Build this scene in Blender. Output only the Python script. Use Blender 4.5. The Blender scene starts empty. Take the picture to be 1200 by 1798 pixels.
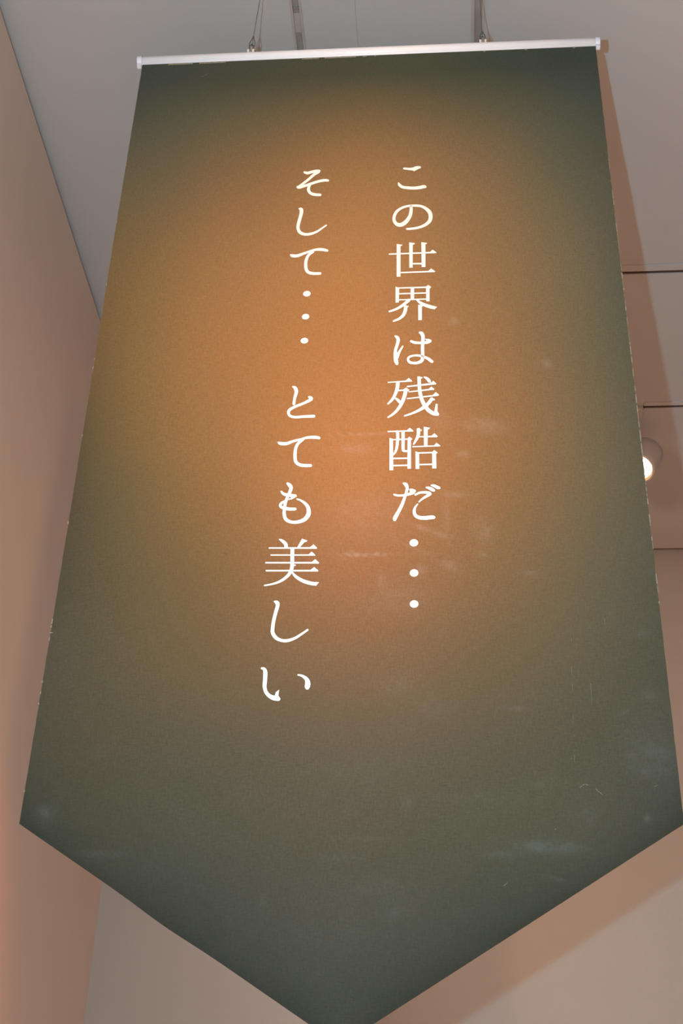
import bpy, bmesh, math, random
from mathutils import Vector, Matrix, noise

# ------------------------------------------------------------------ camera, lights, exposure
sc = bpy.context.scene
C = sc.collection
CAM = Vector((0.0, 0.0, 1.6))
RIGHT = Vector((0.99708851, 0.07125499, 0.02715215))
UP = Vector((0.01703325, -0.55521173, 0.83153461))
BACK = Vector((0.07432618, -0.82865111, -0.55480894))
cd = bpy.data.cameras.new('camera')
cd.sensor_fit = 'VERTICAL'; cd.sensor_height = 36.0; cd.sensor_width = 24.0
cd.lens = 49.095; cd.clip_start = 0.05; cd.clip_end = 60
cam = bpy.data.objects.new('camera', cd); C.objects.link(cam)
M = Matrix(((RIGHT.x, UP.x, BACK.x, CAM.x), (RIGHT.y, UP.y, BACK.y, CAM.y), (RIGHT.z, UP.z, BACK.z, CAM.z), (0, 0, 0, 1)))
cam.matrix_world = M
sc.camera = cam

wd = bpy.data.worlds.new('world'); sc.world = wd; wd.use_nodes = True
wd.node_tree.nodes['Background'].inputs[0].default_value = (0.03, 0.02, 0.015, 1)
wd.node_tree.nodes['Background'].inputs[1].default_value = 0.2

def light(name, kind, loc, power, color, target=None, size=0.05, angle=60, blend=0.8):
    ld = bpy.data.lights.new(name, kind); ld.energy = power; ld.color = color
    if kind == 'AREA': ld.size = size
    else: ld.shadow_soft_size = size
    if kind == 'SPOT':
        ld.spot_size = math.radians(angle); ld.spot_blend = blend
    o = bpy.data.objects.new(name, ld); C.objects.link(o); o.location = loc
    if target is not None:
        o.rotation_euler = (Vector(target) - Vector(loc)).to_track_quat('-Z', 'Y').to_euler()
    return o
# the flash that took the photograph, left of the lens
light('camera_flash', 'POINT', CAM - RIGHT * 0.138 + UP * 0.045, 212, (0.40,0.83,1.0), size=0.011)
# gallery and fill spots: one on the banner, one grazing the side wall, one washing the far wall, the rest unseen, added to bounce warm fill off the floor
light('gallery_or_fill_spot', 'SPOT', (0.507, -1.0, 4.35), 242, (1.0,0.49,0.20), (-0.26, 2.0, 3.40), 0.06, 38, 1.0)
light('gallery_or_fill_spot', 'SPOT', (-0.15, 2.60, 4.30), 80, (1.0,0.24,0.07), (-1.064, 3.08, 2.28), 0.04, 22, 1.0)
light('gallery_or_fill_spot', 'SPOT', (0.20, 2.45, 3.60), 85, (1.0,0.68,0.53), (0.60, 4.70, 3.15), 0.05, 100, 1.0)
light('gallery_or_fill_spot', 'SPOT', (1.6, 2.5, 4.35), 2750 * 0.7, (1.0,0.575,0.36), (1.6, 2.7, 0.0), 0.05, 66, 1.0)
light('gallery_or_fill_spot', 'SPOT', (-0.2, -1.5, 4.35), 2750, (1.0,0.575,0.36), (-0.2, 0.1, 0.0), 0.05, 60, 1.0)
light('gallery_or_fill_spot', 'SPOT', (0.2, -1.4, 4.35), 2750, (1.0,0.575,0.36), (0.0, -0.6, 0.0), 0.05, 80, 1.0)

sc.view_settings.view_transform = 'Standard'
sc.view_settings.look = 'None'
sc.view_settings.exposure = 0.0
sc.view_settings.gamma = 1.0
sc.view_settings.use_curve_mapping = False
sc.cycles.use_denoising = True
sc.cycles.max_bounces = 10
sc.cycles.diffuse_bounces = 6

# ------------------------------------------------------------------ helpers
def s2l(c):
    return tuple((v / 255 / 12.92) if v / 255 <= 0.04045 else ((v / 255 + 0.055) / 1.055) ** 2.4 for v in c)

def mat(name, color, rough=0.7, metal=0.0, noise_scale=0, noise_amt=0.0, bump=0.0, bump_scale=200, spec=0.5):
    m = bpy.data.materials.new(name); m.use_nodes = True
    nt = m.node_tree; b = nt.nodes['Principled BSDF']
    b.inputs['Base Color'].default_value = (*color, 1); b.inputs['Roughness'].default_value = rough
    b.inputs['Metallic'].default_value = metal; b.inputs['Specular IOR Level'].default_value = spec
    tc = nt.nodes.new('ShaderNodeTexCoord')
    if noise_amt:
        n = nt.nodes.new('ShaderNodeTexNoise'); n.inputs['Scale'].default_value = noise_scale; n.inputs['Detail'].default_value = 5
        nt.links.new(tc.outputs['Object'], n.inputs['Vector'])
        r = nt.nodes.new('ShaderNodeValToRGB')
        r.color_ramp.elements[0].position = 0.3; r.color_ramp.elements[1].position = 0.7
        r.color_ramp.elements[0].color = (*[c * (1 - noise_amt) for c in color], 1)
        r.color_ramp.elements[1].color = (*[min(1, c * (1 + noise_amt)) for c in color], 1)
        nt.links.new(n.outputs['Fac'], r.inputs['Fac']); nt.links.new(r.outputs['Color'], b.inputs['Base Color'])
    if bump:
        n = nt.nodes.new('ShaderNodeTexNoise'); n.inputs['Scale'].default_value = bump_scale; n.inputs['Detail'].default_value = 3
        nt.links.new(tc.outputs['Object'], n.inputs['Vector'])
        bp = nt.nodes.new('ShaderNodeBump'); bp.inputs['Strength'].default_value = bump; bp.inputs['Distance'].default_value = 0.002
        nt.links.new(n.outputs['Fac'], bp.inputs['Height']); nt.links.new(bp.outputs['Normal'], b.inputs['Normal'])
    return m

def obj(name, bm, m, parent=None, smooth=False):
    me = bpy.data.meshes.new(name); bm.to_mesh(me); bm.free()
    if m is not None: me.materials.append(m)
    if smooth:
        for p in me.polygons: p.use_smooth = True
    o = bpy.data.objects.new(name, me); C.objects.link(o)
    if parent is not None:
        o.parent = parent; o.matrix_parent_inverse = Matrix.Translation(-Vector(parent.location)) if parent.rotation_euler.to_quaternion().angle < 1e-6 else parent.matrix_basis.inverted()
    return o

def struct(name, bm, m):
    o = obj(name, bm, m); o['kind'] = 'structure'; return o

def thing(name, label, cat, loc=(0, 0, 0), group=None):
    o = bpy.data.objects.new(name, None); C.objects.link(o); o.location = loc; o.empty_display_size = 0.05
    o['label'] = label; o['category'] = cat
    if group: o['group'] = group
    return o

def bx(bm, x0, x1, y0, y1, z0, z1, bevel=0.0):
    r = bmesh.ops.create_cube(bm, size=1.0)
    bmesh.ops.scale(bm, vec=(x1 - x0, y1 - y0, z1 - z0), verts=r['verts'])
    bmesh.ops.translate(bm, vec=((x0 + x1) / 2, (y0 + y1) / 2, (z0 + z1) / 2), verts=r['verts'])
    if bevel:
        es = list({e for v in r['verts'] for e in v.link_edges})
        bmesh.ops.bevel(bm, geom=es, offset=bevel, segments=2, affect='EDGES', profile=0.5)
    return bm

def tube(bm, pts, rad, n=12, cap=True):
    pts = [Vector(p) for p in pts]
    rads = rad if isinstance(rad, (list, tuple)) else [rad] * len(pts)
    rings = []; ref = None
    for i, p in enumerate(pts):
        t = (pts[min(i + 1, len(pts) - 1)] - pts[max(i - 1, 0)]).normalized()
        if ref is None: ref = Vector((0, 0, 1)) if abs(t.z) < 0.9 else Vector((0, 1, 0))
        a = t.cross(ref).normalized(); b = a.cross(t).normalized(); ref = b
        rings.append([bm.verts.new(p + (a * math.cos(2 * math.pi * k / n) + b * math.sin(2 * math.pi * k / n)) * rads[i]) for k in range(n)])
    for r0, r1 in zip(rings, rings[1:]):
        for k in range(n): bm.faces.new((r0[k], r0[(k + 1) % n], r1[(k + 1) % n], r1[k]))
    if cap:
        bm.faces.new(rings[0][::-1]); bm.faces.new(rings[-1])
    bmesh.ops.recalc_face_normals(bm, faces=bm.faces)
    return bm

def lathe(bm, origin, axis, prof, n=40, cap0=False, cap1=False):
    """prof: (distance along axis, radius)"""
    axis = Vector(axis).normalized(); ref = Vector((0, 0, 1)); a = axis.cross(ref).normalized(); b = axis.cross(a)
    rings = []
    for d, r in prof:
        c = Vector(origin) + axis * d
        rings.append([bm.verts.new(c + (a * math.cos(2 * math.pi * k / n) + b * math.sin(2 * math.pi * k / n)) * r) for k in range(n)])
    for r0, r1 in zip(rings, rings[1:]):
        for k in range(n): bm.faces.new((r0[k], r0[(k + 1) % n], r1[(k + 1) % n], r1[k]))
    if cap0: bm.faces.new(rings[0])
    if cap1: bm.faces.new(rings[-1][::-1])
    bmesh.ops.recalc_face_normals(bm, faces=bm.faces)
    return bm

B = bmesh.new
# ------------------------------------------------------------------ materials
ceil_m = mat('painted_ceiling', (0.405, 0.420, 0.440), 0.85, noise_scale=1.3, noise_amt=0.02, bump=0.15, bump_scale=260)
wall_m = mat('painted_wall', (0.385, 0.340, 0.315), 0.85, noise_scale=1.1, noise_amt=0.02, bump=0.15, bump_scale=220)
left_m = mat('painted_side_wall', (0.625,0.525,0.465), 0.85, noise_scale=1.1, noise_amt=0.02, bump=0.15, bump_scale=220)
back_m = mat('painted_back_wall', (0.36, 0.35, 0.335), 0.85, noise_scale=1.1, noise_amt=0.02, bump=0.15, bump_scale=220)
floor_m = mat('wood_floor', (0.42, 0.30, 0.20), 0.5, noise_scale=4, noise_amt=0.15)
slot_shade_m = mat('brown_slot_shade', (0.055, 0.032, 0.022), 0.9, noise_scale=30, noise_amt=0.1)
dark_m = mat('void_shade', (0.03, 0.025, 0.02), 0.9, noise_scale=30, noise_amt=0.1)  # near-black colour stands for the shade inside gaps and the rail slot
rail_m = mat('white_enamel_pole', (0.88, 0.90, 0.98), 0.35, noise_scale=40, noise_amt=0.015)
cap_m = mat('pole_end_cap', (0.66, 0.69, 0.82), 0.4, noise_scale=40, noise_amt=0.02)
steel_m = mat('steel', (0.42, 0.42, 0.41), 0.35, 0.85, noise_scale=60, noise_amt=0.1)
dsteel_m = mat('dark_steel', (0.12, 0.11, 0.10), 0.45, 0.6, noise_scale=60, noise_amt=0.1)
wire_m = mat('wire_rope', (0.16, 0.155, 0.15), 0.5, 0.5, noise_scale=300, noise_amt=0.3)
white_m = mat('white_bracket', (0.85, 0.82, 0.78), 0.4, noise_scale=60, noise_amt=0.02)
track_m = mat('painted_channel', (0.37,0.345,0.335), 0.55, noise_scale=25, noise_amt=0.06)
trackin_m = mat('channel_inside', (0.29,0.28,0.27), 0.6, 0.2, noise_scale=25, noise_amt=0.12)
lampw_m = mat('lamp_enamel', (0.43, 0.40, 0.39), 0.5, noise_scale=30, noise_amt=0.02)

# ------------------------------------------------------------------ the room
ZC = 4.533
XL = -1.064; YP = 4.100; XE = -0.317; ZL = 4.490; YB = 4.712; XR = 4.2; YF = -3.2; XLL = -3.4
struct('floor', bx(B(), XLL - 0.2, XR + 0.2, YF - 0.2, YB + 0.3, -0.15, 0.0), floor_m)
# the two display walls stop short of the ceiling
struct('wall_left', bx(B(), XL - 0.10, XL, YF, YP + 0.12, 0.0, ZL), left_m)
struct('wall_display', bx(B(), XL, XE, YP, YP + 0.12, 0.0, ZL), wall_m)
struct('wall_right', bx(B(), XR, XR + 0.15, YF, YB + 0.15, 0.0, ZC + 0.155), wall_m)
struct('wall_front', bx(B(), XLL - 0.15, XR + 0.15, YF - 0.15, YF, 0.0, ZC + 0.155), wall_m)
struct('wall_outer_left', bx(B(), XLL - 0.15, XLL, YF, YB + 0.15, 0.0, ZC + 0.155), wall_m)
struct('wall_back', bx(B(), XLL, XR, YB, YB + 0.15, 0.0, ZC + 0.155), back_m)
# ceiling: a slab with boards hung below it; the slots between the boards are gaps filled with dark strips for shade
cs = struct('ceiling', bx(B(), XLL - 0.15, XR + 0.15, YF - 0.15, YB + 0.15, ZC + 0.06, ZC + 0.15), dark_m)
SLOT1 = (3.1135, 3.1290); SLOT2 = (3.7665, 3.7840); XS = -0.200; XBOX = 0.670; XG = 0.15
def board(x0, x1, y0, y1): return obj('ceiling_board', bx(B(), x0, x1, y0, y1, ZC, ZC + 0.061), ceil_m, cs)
TR1 = (-0.3600, -0.3322); TR2 = (0.0845, 0.1170)
board(XLL, TR1[0], YF, SLOT1[0])
board(TR1[1], XS - 0.00022, YF, SLOT1[0])
board(XS + 0.00022, TR2[0], YF, SLOT1[0])
board(TR2[1], XR, YF, SLOT1[0])
board(XG, XR, SLOT1[1], SLOT2[0])
board(XLL, XG - 0.0001, SLOT1[0] + 0.0001, SLOT2[0])
board(XLL, XBOX, SLOT2[0] + 0.0001, YB - 0.040)
board(XBOX, XR, SLOT2[1], YB - 0.040)
for sa, sb, xa in ((SLOT1[0], SLOT1[1], XG), (SLOT2[0], SLOT2[1], XBOX)):
    obj('slot_shade', bx(B(), xa, XR, sa, sb, ZC + 0.003, ZC + 0.02), slot_shade_m, cs)  # dark strips put in to give the slots their inner shade
obj('shadow_gap', bx(B(), XLL, XR, YB - 0.040, YB, ZC + 0.045, ZC + 0.06), ceil_m, cs)
# lips along the near side of the two slots
struct('trim_1', bx(B(), XG, XR, SLOT1[0] - 0.026, SLOT1[0], ZC - 0.004, ZC + 0.02, 0.001), ceil_m)
struct('trim_2', bx(B(), XBOX, XR, SLOT2[0] - 0.018, SLOT2[0], ZC - 0.004, ZC + 0.02, 0.001), ceil_m)

# ------------------------------------------------------------------ rails let into the ceiling
def rail(x0, x1, label, inner, bolts, slotty):
    t = thing('ceiling_rail', label, 'rail', ((x0 + x1) / 2, 1.0, ZC), group=None)
    w = x1 - x0; y0, y1 = YF + 0.05, SLOT1[0] - 0.027
    lip = w * 0.22
    for a, b in ((x0, x0 + lip), (x1 - lip * 0.95, x1)):
        obj('flange', bx(B(), a, b, y0, y1, ZC - 0.0035, ZC + 0.012, 0.0006), track_m, t)
    obj('channel', bx(B(), x0 + lip * 0.6, x1 - lip * 0.6, y0, y1, ZC + 0.005, ZC + 0.028), trackin_m, t)
    for (ya, yb) in inner:      # cover strip snapped into the channel
        obj('cover_strip', bx(B(), x0 + lip, x1 - lip, ya, yb, ZC + 0.0005, ZC + 0.0049, 0.0005), track_m, t)
    for (bxx, by) in bolts:
        b = B(); lathe(b, (bxx, by, ZC + 0.006), (0, 0, -1), [(0, 0.0034), (0.008, 0.0034), (0.0095, 0.002), (0.0095, 0.0001)], 12)
        obj('bolt', b, dsteel_m, t)
        obj('clip', bx(B(), x0 + lip, x1 - lip, by - 0.011, by - 0.004, ZC + 0.0005, ZC + 0.0075, 0.0006), steel_m, t)
    for (ya, yb) in slotty:
        obj('slot', bx(B(), x0 + lip * 1.5, x0 + lip * 2.0, ya, yb, ZC + 0.0042, ZC + 0.0095), dark_m, t)  # solid dark bar, its colour standing for the shaded opening
    return t
rail(TR1[0], TR1[1], 'grey ceiling rail with two dark bolts, above the left part of the banner', [(2.165, 2.222)], [(-0.3455, 2.160), (-0.3450, 2.226)], [])
rail(TR2[0], TR2[1], 'darker grey ceiling rail with a black slot, behind the right-hand banner cable', [], [], [(0.9, 2.150)])

# ------------------------------------------------------------------ the banner
XA, XB = -0.6590, 0.3440; ZT = 4.1520; ZS = 2.3755; ZTIP = 2.0555; XM = -0.1577; YN = 2.0
def wave(x, z):
    return 0.0022 * math.sin(3.1 * z + 1.4 * x) * min(1, (ZT - z) / 0.6)
def zbot(x):
    if x <= XM:
        u = (XM - x) / (XM - XA)
        return ZTIP + (ZS - ZTIP) * u - 0.0028 * math.exp(-((u - 0.52) / 0.10) ** 2)
    return ZTIP + (ZS - ZTIP) * (x - XM) / (XB - XM)
# printed artwork: reflectance samples of the print, columns across, rows downwards
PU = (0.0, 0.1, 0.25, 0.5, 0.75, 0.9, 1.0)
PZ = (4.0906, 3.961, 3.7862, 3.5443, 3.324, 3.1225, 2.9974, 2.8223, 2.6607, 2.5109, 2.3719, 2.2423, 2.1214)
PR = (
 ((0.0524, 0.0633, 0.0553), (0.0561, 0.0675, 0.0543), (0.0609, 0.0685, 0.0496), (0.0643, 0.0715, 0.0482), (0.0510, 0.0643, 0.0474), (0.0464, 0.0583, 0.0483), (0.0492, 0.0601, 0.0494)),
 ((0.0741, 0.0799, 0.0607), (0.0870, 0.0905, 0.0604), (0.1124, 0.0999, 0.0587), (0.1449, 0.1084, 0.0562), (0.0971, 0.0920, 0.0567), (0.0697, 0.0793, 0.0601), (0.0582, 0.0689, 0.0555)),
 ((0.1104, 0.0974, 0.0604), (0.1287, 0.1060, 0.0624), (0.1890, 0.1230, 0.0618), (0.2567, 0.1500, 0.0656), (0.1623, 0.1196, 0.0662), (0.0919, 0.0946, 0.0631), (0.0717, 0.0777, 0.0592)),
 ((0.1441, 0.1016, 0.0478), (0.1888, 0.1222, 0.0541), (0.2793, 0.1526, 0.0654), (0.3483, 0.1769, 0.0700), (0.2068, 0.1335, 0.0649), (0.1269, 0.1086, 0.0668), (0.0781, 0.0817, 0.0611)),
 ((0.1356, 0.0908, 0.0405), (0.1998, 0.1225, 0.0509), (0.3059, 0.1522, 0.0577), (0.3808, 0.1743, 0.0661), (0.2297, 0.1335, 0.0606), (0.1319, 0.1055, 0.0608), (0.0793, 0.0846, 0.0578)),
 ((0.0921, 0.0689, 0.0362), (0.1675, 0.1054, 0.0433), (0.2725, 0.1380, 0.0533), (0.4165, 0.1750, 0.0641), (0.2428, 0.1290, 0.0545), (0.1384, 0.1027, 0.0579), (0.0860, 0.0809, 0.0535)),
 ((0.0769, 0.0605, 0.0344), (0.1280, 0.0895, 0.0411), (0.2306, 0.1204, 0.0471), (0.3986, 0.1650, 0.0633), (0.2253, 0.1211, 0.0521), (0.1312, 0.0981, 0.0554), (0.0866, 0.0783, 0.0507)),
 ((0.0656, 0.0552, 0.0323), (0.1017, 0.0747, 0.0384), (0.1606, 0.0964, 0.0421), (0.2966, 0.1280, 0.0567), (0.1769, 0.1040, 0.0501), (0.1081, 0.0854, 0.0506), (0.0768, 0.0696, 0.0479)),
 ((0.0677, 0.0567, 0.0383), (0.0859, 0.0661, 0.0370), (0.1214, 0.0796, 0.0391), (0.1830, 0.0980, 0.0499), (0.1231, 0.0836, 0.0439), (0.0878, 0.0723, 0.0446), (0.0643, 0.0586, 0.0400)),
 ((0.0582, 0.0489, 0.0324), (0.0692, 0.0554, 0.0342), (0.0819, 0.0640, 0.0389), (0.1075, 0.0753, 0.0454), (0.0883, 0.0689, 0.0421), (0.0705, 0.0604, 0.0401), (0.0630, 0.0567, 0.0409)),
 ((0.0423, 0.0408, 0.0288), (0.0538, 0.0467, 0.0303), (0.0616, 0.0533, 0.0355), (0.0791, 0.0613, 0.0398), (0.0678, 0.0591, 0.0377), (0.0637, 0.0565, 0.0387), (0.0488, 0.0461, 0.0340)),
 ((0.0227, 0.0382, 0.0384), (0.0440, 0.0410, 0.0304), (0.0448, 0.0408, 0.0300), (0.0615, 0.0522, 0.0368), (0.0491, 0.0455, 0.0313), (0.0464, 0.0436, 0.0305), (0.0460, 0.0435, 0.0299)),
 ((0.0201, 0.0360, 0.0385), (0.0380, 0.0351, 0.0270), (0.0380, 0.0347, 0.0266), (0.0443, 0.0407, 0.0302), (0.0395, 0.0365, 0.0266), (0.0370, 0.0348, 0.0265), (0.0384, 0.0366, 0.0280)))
def lerp_idx(arr, v, desc=False):
    n = len(arr)
    if desc:
        if v >= arr[0]: return 0, 0.0
        for i in range(n - 1):
            if v >= arr[i + 1]: return i, (arr[i] - v) / (arr[i] - arr[i + 1])
        return n - 2, 1.0
    if v <= arr[0]: return 0, 0.0
    for i in range(n - 1):
        if v <= arr[i + 1]: return i, (v - arr[i]) / (arr[i + 1] - arr[i])
    return n - 2, 1.0
def hermite(y, xs, i, t):
    n = len(xs)
    h = xs[i + 1] - xs[i]
    def m(k):
        if k == 0: return (y[1] - y[0]) / (xs[1] - xs[0])
        if k == n - 1: return (y[-1] - y[-2]) / (xs[-1] - xs[-2])
        return (y[k + 1] - y[k - 1]) / (xs[k + 1] - xs[k - 1])
    t2 = t * t; t3 = t2 * t
    return (2*t3 - 3*t2 + 1) * y[i] + (t3 - 2*t2 + t) * h * m(i) + (-2*t3 + 3*t2) * y[i + 1] + (t3 - t2) * h * m(i + 1)
SCUFF = [(-0.6195, 2.393, 0.0151, 0.01, 0, 0.03), (-0.5217, 2.3272, 0.033, 0.0044, 0, 0.022), (0.1457, 2.3393, 0.0515, 0.0095, -0.05, 0.03), (0.0727, 2.3279, 0.025, 0.0052, 0, 0.022), (0.3021, 2.4804, 0.0324, 0.0415, 0.5, 0.02), (0.3144, 2.5837, 0.0096, 0.0089, 0, 0.022), (0.293, 2.3841, 0.0034, 0.0062, 0, 0.05), (0.1323, 2.4375, 0.0086, 0.0036, 0, 0.035), (0.1034, 2.5656, 0.023, 0.0029, 0, 0.03), (0.0044, 2.8286, 0.0152, 0.01, -0.5, 0.06), (-0.0255, 2.8974, 0.0329, 0.0046, -0.4, 0.05), (0.0011, 2.9283, 0.0049, 0.0395, 0, 0.035), (-0.0469, 2.86, 0.0479, 0.0046, -0.5, 0.03), (0.061, 2.849, 0.0057, 0.0045, 0, 0.06), (0.1324, 2.811, 0.015, 0.0056, 0, 0.035), (0.0643, 2.898, 0.0154, 0.0252, 0.3, 0.03), (0.0174, 2.9718, 0.0256, 0.006, 0, 0.04), (0.0708, 3.1187, 0.0344, 0.0165, -0.2, 0.045), (0.0213, 3.3653, 0.0075, 0.0099, 0, 0.06), (-0.1409, 3.1065, 0.0449, 0.0022, 0, 0.09), (-0.1287, 2.8523, 0.0462, 0.0023, 0, 0.09), (-0.1576, 3.074, 0.0223, 0.0113, 0, 0.06), (-0.1577, 2.8528, 0.0116, 0.0045, 0, 0.06), (-0.1626, 2.3233, 0.0304, 0.0022, 0, 0.022), (-0.2761, 2.2569, 0.0042, 0.0076, -0.4, 0.025), (-0.1293, 2.3523, 0.051, 0.0022, 0, 0.02), (-0.0861, 2.2426, 0.0165, 0.0166, 0, 0.01), (-0.0657, 2.4078, 0.0061, 0.0081, 0, 0.03), (-0.0802, 2.7659, 0.0564, 0.0323, 0, 0.02), (-0.1071, 2.2761, 0.0499, 0.0169, 0, 0.008), (0.2743, 2.5566, 0.0088, 0.0039, 0.7, 0.022), (0.2662, 2.729, 0.0027, 0.0106, 0.3, 0.02), (0.3115, 2.6969, 0.0109, 0.0072, 0, 0.015), (-0.0256, 2.5685, 0.0268, 0.0176, 0, 0.012), (-0.0795, 2.6089, 0.0362, 0.0201, 0, 0.014), (-0.0423, 2.8205, 0.0076, 0.0089, 0, 0.04), (-0.1089, 2.7993, 0.0048, 0.0132, 0, 0.05), (0.2057, 2.3895, 0.01, 0.016, 0, 0.012), (0.1577, 2.2896, 0.0246, 0.0026, -0.3, 0.015), (0.031, 3.0568, 0.01, 0.0075, 0, 0.05), (0.1893, 3.257, 0.0165, 0.0107, 0, 0.025), (-0.0103, 3.1311, 0.0163, 0.0331, 0, 0.03), (-0.1399, 2.9371, 0.0589, 0.0468, 0, 0.02), (-0.5495, 2.4936, 0.0091, 0.0134, 0, 0.008), (0.0246, 2.4168, 0.0513, 0.0073, 0, 0.01), (-0.1313, 2.4634, 0.0525, 0.0279, 0, 0.006)]     # dust smudges on the cloth: x, z, half width, half height, turn, strength
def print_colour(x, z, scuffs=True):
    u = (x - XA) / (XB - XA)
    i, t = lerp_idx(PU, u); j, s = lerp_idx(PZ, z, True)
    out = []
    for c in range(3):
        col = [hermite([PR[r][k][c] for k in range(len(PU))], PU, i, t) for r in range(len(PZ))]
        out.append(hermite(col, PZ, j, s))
    # the printed border darkens towards the pointed hem
    d = (z - zbot(x)) * 0.84
    f = 1 - 0.35 * math.exp(-max(d, 0) / 0.040)
    if scuffs:
        g = 0.0
        for (sx, sz, rx, rz, a, k) in SCUFF:
            dx, dz = x - sx, z - sz
            if abs(dx) > 3 * max(rx, rz) or abs(dz) > 3 * max(rx, rz): continue
            ca, sa = math.cos(a), math.sin(a)
            p, q = (dx * ca + dz * sa) / rx, (-dx * sa + dz * ca) / rz
            e = p * p + q * q
            if e < 8:
                nn = 0.5 + 0.9 * noise.noise(Vector((x * 60, z * 60, 3.1))) + 0.5 * noise.noise(Vector((x * 160, z * 160, 7.7)))
                g += (0.9 if z > 2.85 else 0.7) * k * math.exp(-e) * max(0.15, nn + 0.4)
        n2 = noise.noise(Vector((x * 9, z * 9, 1.0))) * 0.5 + noise.noise(Vector((x * 30, z * 30, 5.0))) * 0.5
        low = max(0.0, min(1.0, (3.35 - z) / 0.6))
        g += 0.004 * low * max(0, n2 + 0.1)
        out = [o * f + g * w for o, w in zip(out, (0.9, 0.95, 1.0))]
        # a fold line down the right part
    else:
        out = [o * f for o in out]
    return [min(0.95, max(0.004, o)) for o in out]

ban = thing('hanging_banner', 'pointed dark green cloth banner with orange glow and white Japanese writing under a white pole', 'banner', (XM, YN, ZTIP))
NU, NV = 150, 330
verts = []; cols = []
for i in range(NU + 1):
    x = XA + (XB - XA) * i / NU
    for j in range(NV + 1):
        zb = zbot(x); z = ZT + (zb - ZT) * j / NV
        xx = x + (0.0006 * noise.noise(Vector((0, 0, z * 40))) if i in (0, NU) else 0)
        verts.append((xx, YN + wave(x, z), z)); cols.append(print_colour(x, z))
nfront = len(verts)
faces = []
W = NV + 1
for i in range(NU):
    for j in range(NV):
        a = i * W + j
        faces.append((a, a + 1, a + W + 1, a + W))
# back face (coarser is not needed; same border) and rim
border = [i * W for i in range(NU + 1)] + [NU * W + j for j in range(1, NV + 1)] + [i * W + NV for i in range(NU - 1, -1, -1)] + [j for j in range(NV - 1, 0, -1)]
back = {}
for k in border:
    back[k] = len(verts); verts.append((verts[k][0], verts[k][1] + 0.0009, verts[k][2])); cols.append(cols[k])
rim = {}
for k in border:
    rim[k] = (len(verts), len(verts) + 1)
    verts += [verts[k], verts[back[k]]]; cols += [cols[k], cols[k]]
for a, b in zip(border, border[1:] + border[:1]):
    faces.append((rim[a][0], rim[b][0], rim[b][1], rim[a][1]))
inner = {}
for i in range(0, NU + 1, 1):
    for j in range(0, NV + 1, 1):
        k = i * W + j
        if k in back: inner[(i, j)] = back[k]
step = 10
def bidx(i, j):
    if (i, j) not in inner:
        k = i * W + j
        inner[(i, j)] = len(verts); verts.append((verts[k][0], verts[k][1] + 0.0009, verts[k][2])); cols.append(cols[k])
    return inner[(i, j)]
for i in range(0, NU, step):
    for j in range(0, NV, step):
        loop = [(i + t, j) for t in range(step)] if j == 0 else [(i, j)]
        loop += [(i + step, j + t) for t in range(step)] if i + step == NU else [(i + step, j)]
        loop += [(i + step - t, j + step) for t in range(step)] if j + step == NV else [(i + step, j + step)]
        loop += [(i, j + step - t) for t in range(step)] if i == 0 else [(i, j + step)]
        faces.append([bidx(*q) for q in loop])
me = bpy.data.meshes.new('cloth'); me.from_pydata(verts, [], faces)
at = me.color_attributes.new('print', 'FLOAT_COLOR', 'POINT')
at.data.foreach_set('color', [v for c in cols for v in (*c, 1.0)])
for p in me.polygons[:NU * NV]: p.use_smooth = True
cm = bpy.data.materials.new('printed_cloth'); cm.use_nodes = True
nt = cm.node_tree; b = nt.nodes['Principled BSDF']; b.inputs['Roughness'].default_value = 0.85; b.inputs['Specular IOR Level'].default_value = 0.15
ca = nt.nodes.new('ShaderNodeAttribute'); ca.attribute_name = 'print'
tc = nt.nodes.new('ShaderNodeTexCoord')
def weave(scale, vec):
    mp = nt.nodes.new('ShaderNodeMapping'); mp.inputs['Scale'].default_value = vec
    nt.links.new(tc.outputs['Object'], mp.inputs['Vector'])
    n = nt.nodes.new('ShaderNodeTexNoise'); n.inputs['Scale'].default_value = scale; n.inputs['Detail'].default_value = 2
    nt.links.new(mp.outputs['Vector'], n.inputs['Vector']); return n
w1 = weave(1.0, (700, 1, 60)); w2 = weave(1.0, (60, 1, 700)); w3 = weave(1.0, (260, 1, 260))
def mth(op, a, bb):
    n = nt.nodes.new('ShaderNodeMath'); n.operation = op
    for k, v in enumerate((a, bb)):
        if isinstance(v, (int, float)): n.inputs[k].default_value = v
        else: nt.links.new(v, n.inputs[k])
    return n.outputs[0]
s = mth('ADD', mth('ADD', w1.outputs['Fac'], w2.outputs['Fac']), w3.outputs['Fac'])
s = mth('ADD', mth('MULTIPLY', mth('SUBTRACT', s, 1.5), 0.38), 1.0)
vm = nt.nodes.new('ShaderNodeVectorMath'); vm.operation = 'SCALE'
nt.links.new(ca.outputs['Color'], vm.inputs[0]); nt.links.new(s, vm.inputs['Scale'])
nt.links.new(vm.outputs[0], b.inputs['Base Color'])
me.materials.append(cm)
cloth = bpy.data.objects.new('cloth', me); C.objects.link(cloth); cloth.parent = ban
cloth.matrix_parent_inverse = Matrix.Translation(-Vector(ban.location))

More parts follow.
